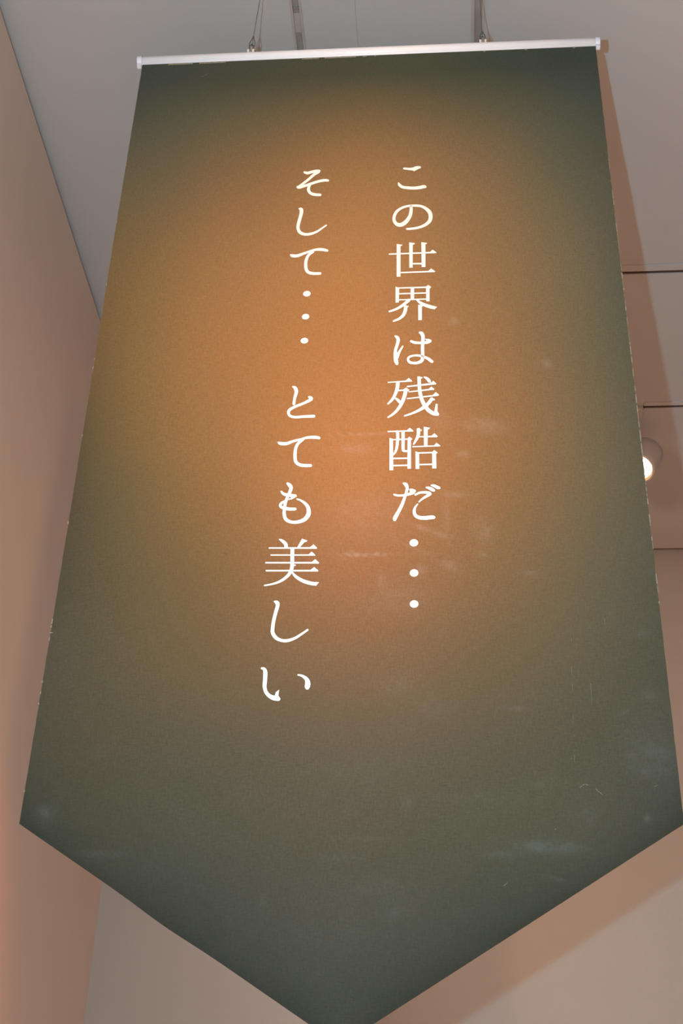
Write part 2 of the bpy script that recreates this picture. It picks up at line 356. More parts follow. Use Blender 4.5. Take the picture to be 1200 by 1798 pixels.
# the writing, printed in white: ribbons (S) and outlines (P), x and z in tenths of a millimetre
INK = mat('white_print', (0.93,0.92,0.90), 0.8, noise_scale=400, noise_amt=0.02, spec=0.15)
TEXT = [
[('S',(-752,37860,-751,37870,-749,37844,-746,37885,-738,37833,-733,37891,-712,37826,-707,37886,-685,37820,-681,37881,-659,37813,-655,37877,-635,37808,-632,37874,-611,37803,-609,37874,-589,37798,-589,37874,-568,37795,-570,37877,-547,37794,-555,37880,-527,37797,-544,37885,-510,37802,-534,37892,-498,37808,-521,37900,-486,37812,-507,37907,-474,37818,-491,37912,-460,37824,-476,37914,-448,37831,-461,37916,-437,37836,-446,37917,-428,37839,-434,37917,-421,37841,-423,37916,-412,37843,-413,37914,-403,37845,-404,37912,-390,37855,-391,37902,-385,37873,-385,37885)),('P',(-572,37834,-531,37763,-497,37787,-415,37842,-496,37879)),('S',(-850,37453,-845,37455,-856,37444,-836,37454,-857,37431,-829,37445,-857,37417,-822,37432,-858,37401,-816,37421,-855,37380,-810,37415,-847,37358,-804,37408,-835,37337,-794,37395,-820,37317,-783,37380,-801,37298,-771,37366,-779,37281,-758,37355,-755,37269,-741,37348,-730,37261,-721,37342,-704,37255,-698,37337,-676,37249,-670,37333,-645,37242,-640,37327,-609,37236,-606,37322,-573,37231,-571,37318,-538,37228,-539,37317,-504,37227,-508,37318,-471,37228,-477,37321,-440,37231,-448,37325,-412,37234,-422,37330,-386,37239,-399,37335,-363,37245,-379,37341,-345,37251,-359,37347,-331,37255,-340,37351,-322,37257,-323,37350,-316,37259,-310,37346,-308,37260,-301,37341,-298,37261,-293,37337,-282,37269,-278,37323,-274,37289,-274,37302))],
[('S',(-594,36787,-585,36787,-608,36778,-571,36779,-615,36756,-562,36758,-615,36728,-559,36731,-615,36702,-556,36704,-616,36676,-554,36673,-618,36649,-554,36639,-621,36616,-556,36602,-625,36580,-560,36561,-631,36545,-565,36519,-638,36513,-573,36477,-649,36484,-585,36438,-661,36455,-598,36401,-675,36427,-613,36366,-690,36401,-628,36334,-704,36378,-644,36304,-719,36358,-662,36277,-734,36341,-681,36251,-749,36326,-702,36230,-765,36313,-724,36211,-781,36302,-748,36196,-796,36295,-774,36185,-809,36291,-801,36180,-820,36290,-827,36183,-834,36292,-853,36193,-846,36297,-876,36208,-858,36304,-898,36228,-869,36316,-916,36253,-879,36333,-933,36282,-888,36352,-946,36315,-894,36372,-955,36350,-898,36394,-960,36388,-899,36421,-961,36427,-897,36450,-959,36466,-893,36478,-953,36504,-887,36507,-943,36542,-877,36537,-930,36579,-866,36566,-913,36615,-852,36592,-894,36647,-835,36616,-870,36676,-814,36639,-844,36701,-791,36661,-817,36722,-769,36679,-791,36740,-747,36693,-766,36755,-725,36704,-741,36767,-703,36713,-716,36776,-681,36721,-692,36784,-659,36727,-667,36790,-637,36730,-643,36794,-615,36733,-619,36797,-591,36735,-594,36799,-565,36736,-568,36800,-539,36736,-540,36801,-513,36734,-512,36801,-487,36732,-485,36799,-460,36728,-457,36796,-434,36724,-429,36792,-409,36718,-400,36786,-386,36708,-371,36775,-365,36693,-343,36761,-343,36675,-316,36744,-323,36654,-290,36724,-305,36632,-267,36703,-288,36610,-244,36681,-274,36587,-223,36656,-262,36565,-204,36629,-253,36544,-187,36598,-246,36523,-174,36565,-241,36502,-165,36531,-238,36481,-159,36495,-237,36457,-157,36459,-237,36431,-158,36421,-238,36403,-162,36382,-242,36377,-170,36341,-247,36355,-183,36303,-257,36334,-202,36269,-270,36310,-224,36240,-287,36287,-248,36216,-306,36266,-271,36195,-325,36248,-296,36176,-345,36232,-321,36161,-367,36218,-346,36147,-390,36205,-372,36135,-414,36193,-399,36125,-440,36183,-427,36116,-466,36175,-455,36108,-492,36167,-483,36102,-518,36161,-510,36097,-545,36156,-539,36092,-571,36153,-566,36090,-595,36150,-591,36088,-616,36148,-613,36087,-634,36147,-634,36088,-653,36147,-653,36090,-672,36146,-672,36091,-684,36138,-683,36099,-688,36124,-688,36114))],
[('P',(-872,35714,-757,35685,-770,35659,-796,35651,-793,34835,-868,34838)),('P',(-626,35748,-508,35720,-521,35688,-554,35677,-557,35062,-622,35064)),('P',(-386,35742,-268,35715,-282,35688,-305,35675,-309,35069,-383,35072)),('P',(-1026,35461,-215,35470,-165,35529,-96,35454,-91,35429,-1026,35425)),('P',(-797,34959,-252,34965,-200,35026,-142,34971,-119,34947,-130,34927,-797,34924)),('P',(-561,35189,-379,35182,-380,35139,-561,35147))],
[('P',(-888,34583,-817,34541,-822,34170,-886,34167)),('P',(-850,34558,-299,34560,-261,34600,-200,34543,-233,34492,-300,34519,-849,34526)),('P',(-302,34555,-233,34552,-236,34176,-299,34179)),('P',(-597,34532,-530,34530,-530,34230,-597,34233)),('P',(-830,34409,-294,34409,-294,34375,-829,34375)),('P',(-829,34252,-295,34252,-295,34218,-829,34221)),('S',(-617,34247,-609,34236,-633,34259,-603,34213,-653,34253,-611,34188,-671,34231,-630,34167,-689,34209,-649,34146,-707,34187,-669,34125,-726,34166,-690,34104,-746,34145,-712,34083,-767,34123,-734,34063,-788,34102,-758,34043,-810,34083,-783,34024,-832,34065,-809,34007,-856,34048,-835,33991,-881,34032,-862,33976,-906,34017,-889,33963,-931,34003,-917,33952,-957,33991,-945,33942,-983,33980,-972,33934,-1010,33968,-1000,33925,-1017,33958,-1010,33928,-1018,33945,-1016,33938)),('S',(-485,34223,-481,34229,-488,34211,-472,34234,-484,34198,-462,34231,-469,34175,-443,34214,-455,34152,-425,34197,-438,34128,-408,34182,-418,34106,-389,34168,-394,34085,-367,34154,-368,34066,-343,34140,-341,34049,-318,34125,-314,34033,-291,34112,-284,34018,-263,34098,-252,34003,-233,34085,-222,33991,-204,34073,-197,33982,-181,34063,-179,33977,-167,34058,-166,33975,-159,34055,-157,33975,-152,34054,-148,33974,-142,34051,-131,33983,-126,34037,-123,34002,-122,34015)),('P',(-164,34055,-91,34027,-146,33965,-177,33983)),('P',(-720,34088,-632,34073,-644,34039,-708,34033)),('S',(-695,34093,-683,34092,-713,34086,-666,34079,-724,34063,-658,34053,-726,34035,-660,34026,-728,34009,-661,33998,-730,33985,-663,33967,-734,33962,-669,33936,-739,33937,-677,33906,-745,33912,-686,33875,-753,33888,-699,33845,-763,33866,-714,33816,-775,33844,-733,33790,-790,33823,-754,33767,-807,33802,-777,33746,-826,33783,-802,33727,-848,33767,-830,33712,-874,33751,-859,33701,-902,33737,-889,33691,-929,33721,-918,33680,-936,33711,-928,33682,-936,33699,-934,33692)),('P',(-454,34100,-347,34071,-382,34038,-384,33703,-453,33706))],
[('S',(-902,33337,-900,33343,-903,33325,-893,33351,-897,33313,-882,33350,-888,33301,-870,33347,-880,33290,-857,33344,-874,33280,-842,33336,-872,33273,-827,33323,-869,33263,-816,33305,-867,33254,-806,33285,-865,33245,-799,33260,-864,33233,-797,33230,-865,33215,-799,33199,-868,33189,-805,33168,-872,33160,-813,33137,-877,33130,-820,33106,-884,33100,-828,33074,-893,33068,-837,33041,-902,33034,-845,33011,-908,32997,-850,32982,-912,32962,-851,32953,-915,32927,-851,32924,-915,32893,-849,32893,-915,32859,-846,32862,-915,32824,-843,32830,-913,32788,-838,32798,-911,32754,-833,32767,-906,32723,-829,32741,-900,32698,-827,32722,-892,32679,-826,32706,-884,32664,-825,32689,-877,32649,-823,32671,-864,32632,-826,32648,-847,32630,-838,32634)),('S',(-855,32780,-865,32785,-837,32780,-878,32801,-822,32796,-880,32827,-815,32825,-870,32854,-808,32854,-860,32882,-802,32882,-850,32910,-794,32908,-839,32938,-786,32933,-827,32964,-777,32959,-814,32989,-767,32983,-801,33011,-758,33005,-790,33032,-751,33024,-780,33049,-744,33041,-771,33064,-738,33056,-763,33078,-731,33072,-755,33092,-731,33084,-747,33098,-735,33092,-739,33096)),('S',(-611,33204,-608,33213,-611,33188,-599,33223,-603,33174,-585,33224,-588,33163,-570,33216,-574,33152,-555,33209,-558,33140,-541,33203,-538,33131,-526,33197,-516,33126,-508,33192,-492,33122,-488,33188,-469,33121,-466,33184,-446,33119,-444,33181,-423,33118,-423,33180,-400,33118,-401,33180,-378,33118,-380,33181,-356,33118,-360,33183,-336,33118,-340,33186,-316,33118,-322,33190,-296,33119,-306,33194,-276,33123,-291,33199,-258,33130,-279,33204,-242,33140,-267,33209,-229,33150,-253,33217,-216,33159,-239,33224,-205,33177,-222,33223,-206,33197,-210,33209)),('P',(-333,33247,-258,33241,-211,33214,-259,33188,-298,33189,-314,33222,-335,33228)),('S',(-446,33405,-444,33413,-445,33392,-437,33423,-437,33381,-426,33424,-429,33371,-415,33425,-421,33362,-404,33427,-418,33354,-388,33424,-417,33348,-371,33412,-414,33340,-358,33395,-409,33330,-348,33375,-405,33319,-339,33350,-402,33307,-333,33321,-400,33290,-331,33290,-400,33267,-333,33260,-401,33238,-336,33230,-403,33203,-338,33196,-403,33162,-340,33157,-405,33117,-342,33111,-406,33069,-344,33065,-407,33022,-345,33020,-407,32975,-345,32975,-406,32928,-344,32929,-406,32884,-342,32883,-407,32845,-343,32843,-407,32812,-343,32808,-408,32785,-344,32776,-410,32765,-347,32744,-413,32754,-357,32711,-418,32743,-375,32684,-428,32732,-396,32666,-441,32721,-417,32655,-456,32712,-437,32646,-471,32705,-457,32639,-486,32700,-478,32635,-503,32697,-499,32633,-520,32697,-521,32633,-541,32698,-544,32635,-563,32702,-569,32638,-582,32708,-594,32643,-596,32714,-617,32653,-605,32721,-636,32670,-612,32729,-650,32690,-617,32739,-660,32712,-621,32748,-666,32734,-623,32757,-668,32757,-623,32767,-666,32781,-621,32776,-659,32804,-617,32784,-646,32825,-607,32793,-628,32840,-592,32803,-607,32851,-574,32812,-584,32859,-554,32818,-561,32866,-532,32821,-536,32870,-509,32822,-510,32872,-484,32820,-483,32873,-461,32817,-456,32871,-437,32811,-430,32866,-414,32803,-403,32859,-390,32793,-377,32850,-367,32783,-353,32840,-346,32771,-328,32829,-324,32757,-304,32817,-304,32744,-281,32804,-288,32731,-261,32791,-275,32718,-243,32777,-264,32706,-228,32763,-254,32693,-216,32751,-243,32681,-207,32741,-233,32673,-200,32734,-225,32667,-195,32727,-218,32663,-189,32721,-211,32659,-183,32714,-195,32656,-175,32696,-183,32667,-178,32677))],
[('P',(-1018,32239,-692,32260,-631,32321,-570,32248,-570,32230,-1017,32212)),('S',(-836,32252,-824,32251,-854,32246,-806,32238,-866,32223,-798,32212,-869,32189,-800,32179,-871,32157,-802,32146,-873,32126,-805,32111,-877,32095,-810,32075,-882,32063,-818,32038,-889,32029,-828,32002,-897,31995,-840,31966,-906,31962,-853,31931,-916,31931,-866,31898,-927,31901,-880,31866,-939,31872,-896,31835,-952,31844,-914,31806,-967,31819,-934,31779,-984,31794,-956,31756,-1003,31768,-978,31734,-1022,31742,-1000,31713,-1025,31730,-1009,31710,-1022,31720,-1018,31715)),('P',(-831,32049,-716,32053,-716,32019,-831,32012)),('P',(-728,32054,-680,32096,-619,32035,-637,32004,-728,32004)),('S',(-687,32086,-675,32083,-707,32080,-658,32068,-720,32058,-651,32041,-724,32027,-655,32012,-727,31999,-659,31982,-730,31970,-663,31950,-736,31939,-671,31914,-745,31901,-681,31873,-756,31859,-693,31829,-768,31817,-706,31783,-781,31777,-722,31740,-795,31738,-739,31699,-811,31700,-758,31660,-827,31664,-779,31621,-845,31630,-801,31586,-865,31597,-826,31552,-887,31566,-852,31520,-910,31537,-879,31492,-932,31511,-905,31467,-953,31489,-930,31447,-973,31471,-954,31432,-994,31454,-978,31418,-1016,31436,-1001,31405,-1020,31427,-1010,31404,-1019,31416,-1017,31411)),('S',(-897,31872,-895,31876,-899,31864,-889,31881,-896,31855,-881,31879,-884,31838,-866,31869,-873,31821,-850,31860,-862,31805,-834,31850,-853,31791,-820,31838,-844,31778,-807,31825,-836,31765,-796,31812,-827,31752,-786,31800,-818,31738,-776,31787,-801,31730,-771,31765,-785,31737,-778,31745)),('S',(-448,32348,-437,32348,-465,32338,-419,32338,-474,32315,-410,32315,-474,32274,-409,32274,-473,32233,-409,32233,-472,32192,-408,32193,-471,32149,-407,32152,-469,32107,-405,32110,-467,32063,-403,32068,-464,32019,-400,32026,-460,31974,-395,31985,-454,31929,-389,31944,-447,31885,-382,31902,-438,31840,-374,31862,-427,31796,-364,31823,-414,31752,-351,31785,-399,31709,-337,31747,-383,31668,-321,31711,-367,31631,-306,31678,-350,31599,-291,31651,-332,31571,-278,31628,-314,31545,-263,31606,-294,31522,-248,31587,-272,31499,-230,31568,-249,31478,-211,31551,-226,31460,-192,31536,-201,31445,-174,31522,-176,31436,-157,31511,-152,31432,-140,31501,-131,31430,-120,31491,-109,31428,-99,31481,-96,31432,-89,31469,-89,31444,-87,31454)),('P',(-475,32347,-375,32324,-387,32301,-412,32283,-475,32285)),('P',(-144,31703,-108,31694,-116,31527,-80,31466,-176,31476,-169,31551)),('S',(-360,32331,-358,32336,-360,32322,-353,32342,-356,32314,-345,32342,-345,32302,-332,32338,-334,32290,-318,32335,-325,32280,-302,32330,-318,32269,-286,32320,-310,32256,-271,32306,-301,32240,-257,32289,-291,32224,-245,32274,-282,32210,-237,32261,-275,32202,-232,32252,-269,32198,-230,32243,-263,32196,-228,32236,-257,32192,-226,32228,-245,32186,-223,32211,-233,32191,-228,32198)),('P',(-667,32130,-230,32183,-181,32236,-127,32165,-139,32145,-667,32098)),('P',(-631,32001,-267,32049,-221,32101,-164,32041,-171,32021,-631,31976)),('P',(-667,31848,-196,31903,-141,31971,-81,31908,-94,31880,-667,31819)),('P',(-245,31836,-214,31850,-152,31802,-161,31780,-209,31773)),('S',(-200,31845,-191,31836,-218,31851,-182,31815,-237,31840,-185,31789,-251,31816,-200,31766,-265,31792,-214,31742,-278,31770,-230,31718,-293,31749,-247,31694,-308,31729,-264,31672,-325,31710,-281,31649,-342,31692,-301,31627,-361,31673,-323,31606,-384,31653,-350,31586,-409,31630,-378,31566,-435,31608,-409,31548,-462,31588,-439,31531,-490,31569,-469,31515,-518,31551,-500,31499,-547,31534,-531,31485,-578,31517,-564,31472,-610,31502,-598,31459,-644,31487,-633,31447,-678,31473,-669,31435,-713,31458,-704,31423,-719,31450,-713,31426,-720,31440,-719,31434))],
[('P',(-1011,31117,-666,31123,-613,31177,-545,31105,-553,31090,-1011,31088)),('P',(-977,30964,-913,30937,-903,30255,-971,30254)),('P',(-939,30933,-654,30940,-619,30979,-565,30923,-589,30899,-654,30909,-938,30903)),('P',(-654,30948,-591,30946,-592,30279,-656,30281)),('S',(-839,31123,-828,31123,-854,31114,-812,31115,-862,31093,-803,31094,-861,31054,-802,31055,-859,31016,-801,31017,-858,30979,-800,30977,-858,30940,-801,30935,-859,30896,-804,30890,-862,30850,-807,30842,-865,30805,-812,30796,-869,30767,-817,30755,-872,30737,-823,30722,-876,30713,-830,30695,-880,30691,-838,30671,-885,30671,-847,30648,-891,30652,-857,30627,-898,30634,-869,30609,-906,30616,-881,30594,-914,30597,-892,30578,-915,30587,-900,30573,-911,30579,-907,30576)),('P',(-764,31091,-704,31090,-703,30684,-656,30683,-656,30637,-713,30638,-748,30656,-760,30693)),('P',(-912,30524,-654,30520,-654,30488,-912,30489)),('P',(-911,30368,-654,30369,-654,30335,-911,30333)),('P',(-490,31154,-393,31122,-405,31097,-452,31091,-490,31099)),('S',(-459,31166,-447,31164,-477,31158,-430,31153,-488,31136,-421,31129,-489,31102,-424,31096,-489,31069,-426,31062,-491,31038,-430,31027,-493,31011,-436,30993,-498,30987,-445,30961,-505,30963,-455,30934,-513,30939,-467,30909,-521,30914,-480,30885,-530,30889,-493,30861,-539,30864,-508,30839,-549,30839,-522,30817,-559,30814,-537,30796,-559,30804,-544,30791,-555,30796,-551,30793)),('P',(-453,30981,-228,30985,-174,31039,-116,30971,-128,30949,-453,30954)),('P',(-364,31189,-252,31163,-265,31133,-292,31123,-298,30762,-362,30764)),('P',(-568,30766,-183,30771,-141,30828,-71,30764,-77,30745,-568,30737)),('P',(-513,30651,-448,30620,-447,30266,-511,30268)),('P',(-478,30628,-219,30629,-178,30668,-120,30609,-149,30580,-208,30595,-478,30597)),('P',(-219,30636,-149,30634,-147,30269,-220,30271)),('P',(-455,30374,-216,30377,-216,30342,-455,30342))],
[('S',(-901,29739,-900,29746,-900,29727,-894,29756,-892,29718,-883,29758,-875,29711,-865,29752,-857,29704,-848,29746,-838,29697,-832,29741,-816,29693,-813,29738,-790,29692,-790,29737,-762,29692,-764,29738,-734,29694,-738,29740,-708,29696,-713,29744,-685,29699,-692,29748,-663,29702,-673,29754,-643,29706,-655,29761,-623,29711,-637,29768,-604,29716,-619,29775,-584,29722,-602,29783,-565,29729,-586,29791,-547,29739,-574,29798,-533,29751,-566,29804,-523,29765,-558,29809,-516,29777,-548,29817,-509,29789,-538,29825,-505,29804,-526,29830,-510,29817,-515,29824)),('P',(-630,29847,-578,29857,-509,29824,-526,29782,-607,29764,-616,29798)),('S',(-737,29973,-734,29980,-737,29961,-726,29988,-730,29950,-715,29988,-721,29939,-703,29987,-713,29928,-690,29986,-709,29919,-673,29981,-707,29914,-657,29966,-703,29906,-646,29947,-697,29895,-638,29925,-690,29882,-633,29901,-687,29871,-631,29876,-686,29859,-632,29852,-687,29845,-636,29830,-690,29826,-642,29810,-694,29805,-647,29788,-699,29780,-653,29763,-705,29754,-660,29736,-713,29726,-668,29707,-722,29695,-676,29675,-733,29660,-685,29639,-745,29622,-695,29600,-758,29584,-706,29559,-771,29547,-718,29519,-786,29510,-733,29479,-802,29473,-748,29439,-818,29436,-765,29401,-834,29400,-780,29364,-852,29366,-796,29327,-870,29331,-811,29290,-887,29299,-825,29258,-899,29272,-835,29234,-905,29249,-840,29224,-906,29230,-842,29224,-903,29221,-844,29219,-901,29215,-846,29209,-894,29195,-855,29192,-880,29187,-870,29186)),('S',(-531,29712,-534,29719,-524,29704,-535,29731,-513,29704,-528,29742,-494,29714,-510,29753,-476,29725,-492,29765,-458,29734,-473,29777,-441,29740,-450,29786,-420,29744,-426,29792,-398,29746,-401,29796,-375,29746,-376,29797,-354,29744,-353,29798,-336,29741,-331,29797,-320,29735,-310,29795,-305,29729,-292,29792,-294,29724,-275,29787,-288,29721,-261,29779,-285,29719,-251,29768,-279,29715,-245,29760,-271,29709,-240,29754,-256,29705,-234,29736,-244,29712,-239,29720)),('S',(-260,29738,-255,29728,-272,29749,-253,29709,-289,29748,-262,29692,-308,29734,-283,29680,-328,29718,-304,29667,-348,29704,-324,29655,-365,29689,-343,29644,-381,29675,-359,29633,-396,29662,-375,29624,-409,29649,-389,29614,-422,29636,-402,29605,-434,29622,-414,29595,-444,29608,-425,29584,-454,29594,-436,29572,-464,29581,-448,29561,-466,29573,-454,29559,-463,29565,-461,29562)),('S',(-473,29540,-470,29537,-480,29542,-467,29530,-486,29539,-468,29521,-499,29523,-479,29502,-513,29507,-489,29483,-527,29489,-498,29466,-539,29470,-504,29448,-548,29449,-508,29430,-557,29426,-511,29411,-563,29402,-512,29393,-566,29376,-511,29377,-565,29350,-509,29360,-560,29323,-505,29343,-552,29296,-500,29328,-538,29271,-493,29317,-520,29250,-485,29308,-500,29235,-472,29299,-478,29223,-457,29291,-455,29213,-440,29284,-432,29206,-422,29280,-407,29202,-403,29278,-382,29200,-381,29278,-355,29199,-358,29278,-325,29200,-331,29280,-293,29204,-300,29284,-264,29208,-270,29288,-241,29210,-245,29290,-227,29212,-226,29289,-219,29213,-213,29286,-210,29213,-204,29282,-200,29214,-195,29279,-184,29221,-180,29267,-176,29238,-175,29249)),('S',(-340,29873,-339,29878,-339,29864,-335,29886,-333,29858,-327,29888,-319,29849,-311,29888,-305,29841,-296,29889,-292,29832,-279,29888,-281,29825,-263,29885,-272,29817,-247,29879,-262,29809,-234,29872,-251,29801,-222,29865,-240,29794,-212,29858,-230,29788,-203,29850,-220,29785,-195,29842,-210,29782,-188,29834,-200,29779,-180,29826,-186,29779,-172,29812,-176,29789,-173,29797)),('S',(-252,29916,-251,29921,-251,29908,-248,29927,-245,29902,-241,29930,-233,29895,-227,29931,-221,29887,-214,29933,-210,29880,-199,29934,-200,29873,-182,29931,-188,29865,-165,29925,-174,29855,-148,29916,-159,29844,-134,29907,-145,29836,-123,29901,-132,29832,-115,29897,-121,29830,-109,29893,-113,29830,-102,29888,-105,29829,-94,29884,-91,29833,-83,29872,-83,29846,-81,29856))],
[('S',(-2812,37856,-2810,37867,-2811,37837,-2801,37881,-2800,37821,-2786,37883,-2786,37810,-2770,37876,-2771,37798,-2756,37869,-2751,37787,-2744,37865,-2727,37781,-2733,37864,-2700,37785,-2716,37868,-2674,37795,-2694,37876,-2649,37805,-2669,37886,-2626,37813,-2642,37894,-2602,37817,-2617,37902,-2577,37821,-2591,37909,-2553,37824,-2566,37914,-2533,37827,-2544,37918,-2517,37830,-2525,37918,-2504,37833,-2509,37916,-2492,37835,-2496,37912,-2478,37838,-2482,37909,-2465,37848,-2467,37899,-2460,37867,-2461,37879)),('S',(-2479,37874,-2473,37860,-2493,37889,-2470,37835,-2513,37889,-2479,37812,-2535,37870,-2503,37794,-2558,37851,-2526,37776,-2583,37830,-2548,37758,-2608,37804,-2571,37737,-2635,37772,-2595,37709,-2661,37737,-2622,37677,-2687,37701,-2649,37642,-2713,37668,-2677,37609,-2738,37637,-2704,37578,-2764,37608,-2731,37549,-2790,37579,-2757,37521,-2816,37551,-2784,37493,-2842,37523,-2811,37466,-2868,37496,-2837,37439,-2894,37469,-2864,37413,-2920,37442,-2890,37387,-2926,37423,-2905,37385,-2922,37405,-2917,37395)),('S',(-2939,37426,-2936,37438,-2937,37403,-2926,37455,-2924,37385,-2909,37457,-2918,37380,-2899,37453,-2910,37372,-2894,37451,-2892,37364,-2894,37452,-2870,37365,-2885,37454,-2843,37373,-2862,37459,-2811,37386,-2831,37468,-2777,37401,-2797,37479,-2746,37414,-2766,37490,-2718,37426,-2738,37500,-2692,37438,-2713,37512,-2666,37449,-2687,37524,-2637,37462,-2658,37537,-2606,37476,-2626,37551,-2572,37492,-2592,37566,-2538,37506,-2557,37582,-2504,37519,-2521,37595,-2470,37529,-2485,37607,-2434,37537,-2449,37617,-2401,37544,-2413,37625,-2372,37548,-2381,37630,-2350,37550,-2353,37630,-2331,37549,-2330,37626,-2312,37547,-2310,37621,-2292,37546,-2290,37616,-2277,37554,-2277,37604,-2272,37572,-2271,37584)),('S',(-2642,37505,-2636,37499,-2653,37510,-2630,37486,-2663,37502,-2631,37469,-2676,37484,-2640,37445,-2689,37465,-2648,37422,-2703,37442,-2654,37402,-2713,37414,-2657,37385,-2718,37384,-2658,37368,-2719,37352,-2657,37349,-2717,37321,-2655,37331,-2711,37290,-2652,37315,-2701,37262,-2647,37300,-2688,37235,-2640,37284,-2672,37210,-2632,37270,-2652,37189,-2622,37258,-2631,37172,-2609,37248,-2607,37158,-2592,37238,-2583,37148,-2572,37230,-2556,37139,-2550,37223,-2528,37134,-2526,37217,-2497,37131,-2498,37212,-2466,37129,-2467,37208,-2437,37127,-2437,37204,-2421,37137,-2422,37191,-2415,37157,-2415,37170))],
[('S',(-2869,36792,-2868,36799,-2868,36780,-2863,36808,-2860,36770,-2853,36810,-2850,36756,-2841,36814,-2841,36742,-2827,36819,-2840,36734,-2806,36815,-2846,36734,-2784,36794,-2847,36733,-2772,36764,-2845,36725,-2767,36734,-2842,36710,-2766,36703,-2841,36687,-2768,36669,-2843,36654,-2772,36629,-2848,36612,-2779,36584,-2854,36566,-2787,36538,-2860,36524,-2794,36496,-2866,36485,-2800,36456,-2873,36448,-2807,36418,-2879,36410,-2813,36383,-2883,36372,-2817,36350,-2886,36336,-2820,36318,-2888,36300,-2823,36287,-2888,36263,-2823,36261,-2884,36226,-2821,36237,-2876,36189,-2816,36212,-2865,36153,-2808,36188,-2849,36117,-2799,36168,-2826,36085,-2788,36151,-2798,36060,-2771,36135,-2766,36041,-2748,36119,-2732,36028,-2722,36105,-2699,36020,-2696,36096,-2666,36017,-2671,36093,-2634,36020,-2643,36094,-2602,36027,-2615,36098,-2570,36037,-2586,36105,-2539,36049,-2557,36114,-2508,36065,-2528,36126,-2478,36083,-2499,36140,-2449,36104,-2471,36157,-2421,36129,-2444,36177,-2393,36156,-2418,36201,-2368,36184,-2391,36225,-2346,36207,-2367,36248,-2326,36226,-2347,36266,-2309,36243,-2329,36282,-2293,36258,-2312,36297,-2276,36274,-2295,36312,-2271,36286,-2285,36313,-2273,36299,-2277,36306))],
[('S',(-2979,35517,-2975,35523,-2980,35504,-2967,35529,-2975,35490,-2956,35527,-2971,35480,-2946,35522,-2966,35467,-2939,35520,-2953,35451,-2936,35522,-2935,35441,-2928,35522,-2912,35435,-2911,35520,-2885,35431,-2888,35518,-2855,35432,-2864,35516,-2824,35436,-2840,35518,-2794,35448,-2815,35525,-2764,35464,-2787,35536,-2735,35481,-2757,35549,-2705,35498,-2725,35563,-2674,35513,-2693,35576,-2641,35529,-2660,35590,-2609,35545,-2626,35604,-2577,35558,-2594,35617,-2547,35570,-2564,35630,-2519,35581,-2535,35643,-2492,35589,-2505,35654,-2463,35594,-2473,35662,-2432,35594,-2438,35667,-2399,35591,-2402,35669,-2367,35586,-2366,35668,-2337,35581,-2334,35664,-2313,35577,-2305,35656,-2290,35572,-2280,35645,-2268,35566,-2258,35634,-2244,35560,-2235,35623,-2229,35564,-2223,35609,-2222,35579,-2220,35590)),('S',(-2507,35581,-2504,35573,-2517,35591,-2501,35557,-2529,35591,-2508,35543,-2554,35575,-2531,35523,-2579,35559,-2554,35503,-2605,35540,-2573,35484,-2628,35515,-2588,35464,-2646,35484,-2598,35441,-2660,35450,-2607,35414,-2671,35414,-2614,35384,-2679,35378,-2619,35353,-2685,35340,-2623,35321,-2688,35301,-2625,35288,-2690,35262,-2625,35254,-2689,35224,-2623,35222,-2687,35188,-2621,35191,-2683,35152,-2618,35161,-2677,35116,-2614,35134,-2668,35083,-2608,35113,-2656,35054,-2602,35095,-2642,35028,-2595,35080,-2623,35005,-2587,35068,-2602,34987,-2576,35057,-2578,34972,-2562,35047,-2553,34963,-2544,35040,-2526,34956,-2521,35034,-2497,34951,-2496,35028,-2464,34948,-2466,35024,-2429,34948,-2432,35022,-2393,34949,-2396,35021,-2358,34949,-2361,35019,-2343,34959,-2345,35009,-2338,34978,-2339,34990))],
[('S',(-2782,32188,-2780,32194,-2783,32176,-2774,32201,-2776,32166,-2764,32201,-2765,32152,-2750,32199,-2756,32140,-2735,32198,-2751,32131,-2717,32190,-2749,32123,-2699,32173,-2745,32112,-2685,32150,-2740,32097,-2675,32124,-2735,32082,-2668,32093,-2733,32064,-2666,32057,-2733,32039,-2670,32020,-2737,32006,-2679,31983,-2743,31968,-2688,31947,-2748,31930,-2695,31913,-2751,31892,-2699,31879,-2754,31856,-2702,31844,-2757,31820,-2704,31808,-2760,31785,-2707,31772,-2754,31764,-2716,31755,-2740,31753,-2731,31751)),('S',(-2477,31939,-2474,31946,-2477,31925,-2466,31955,-2470,31913,-2454,31955,-2461,31900,-2442,31953,-2452,31888,-2428,31952,-2450,31880,-2411,31946,-2454,31880,-2395,31929,-2456,31885,-2387,31907,-2454,31897,-2386,31877,-2449,31903,-2398,31849,-2454,31895,-2417,31832,-2473,31878,-2443,31815,-2502,31857,-2476,31797,-2535,31835,-2512,31778,-2569,31815,-2548,31760,-2602,31798,-2583,31742,-2638,31783,-2619,31726,-2675,31767,-2654,31709,-2708,31751,-2685,31693,-2738,31735,-2713,31676,-2766,31718,-2739,31660,-2792,31701,-2761,31644,-2813,31682,-2777,31629,-2830,31662,-2788,31616,-2842,31640,-2794,31605,-2849,31615,-2796,31596,-2850,31588,-2797,31587,-2846,31561,-2795,31574,-2837,31533,-2791,31558,-2822,31505,-2785,31545,-2801,31483,-2776,31534,-2776,31467,-2761,31524,-2748,31457,-2740,31516,-2718,31451,-2715,31509,-2685,31447,-2686,31505,-2648,31446,-2653,31505,-2609,31449,-2616,31508,-2568,31452,-2575,31513,-2527,31454,-2532,31517,-2484,31454,-2489,31519,-2439,31454,-2444,31520,-2394,31453,-2398,31522,-2348,31453,-2353,31523,-2333,31463,-2336,31513,-2328,31482,-2329,31494))],
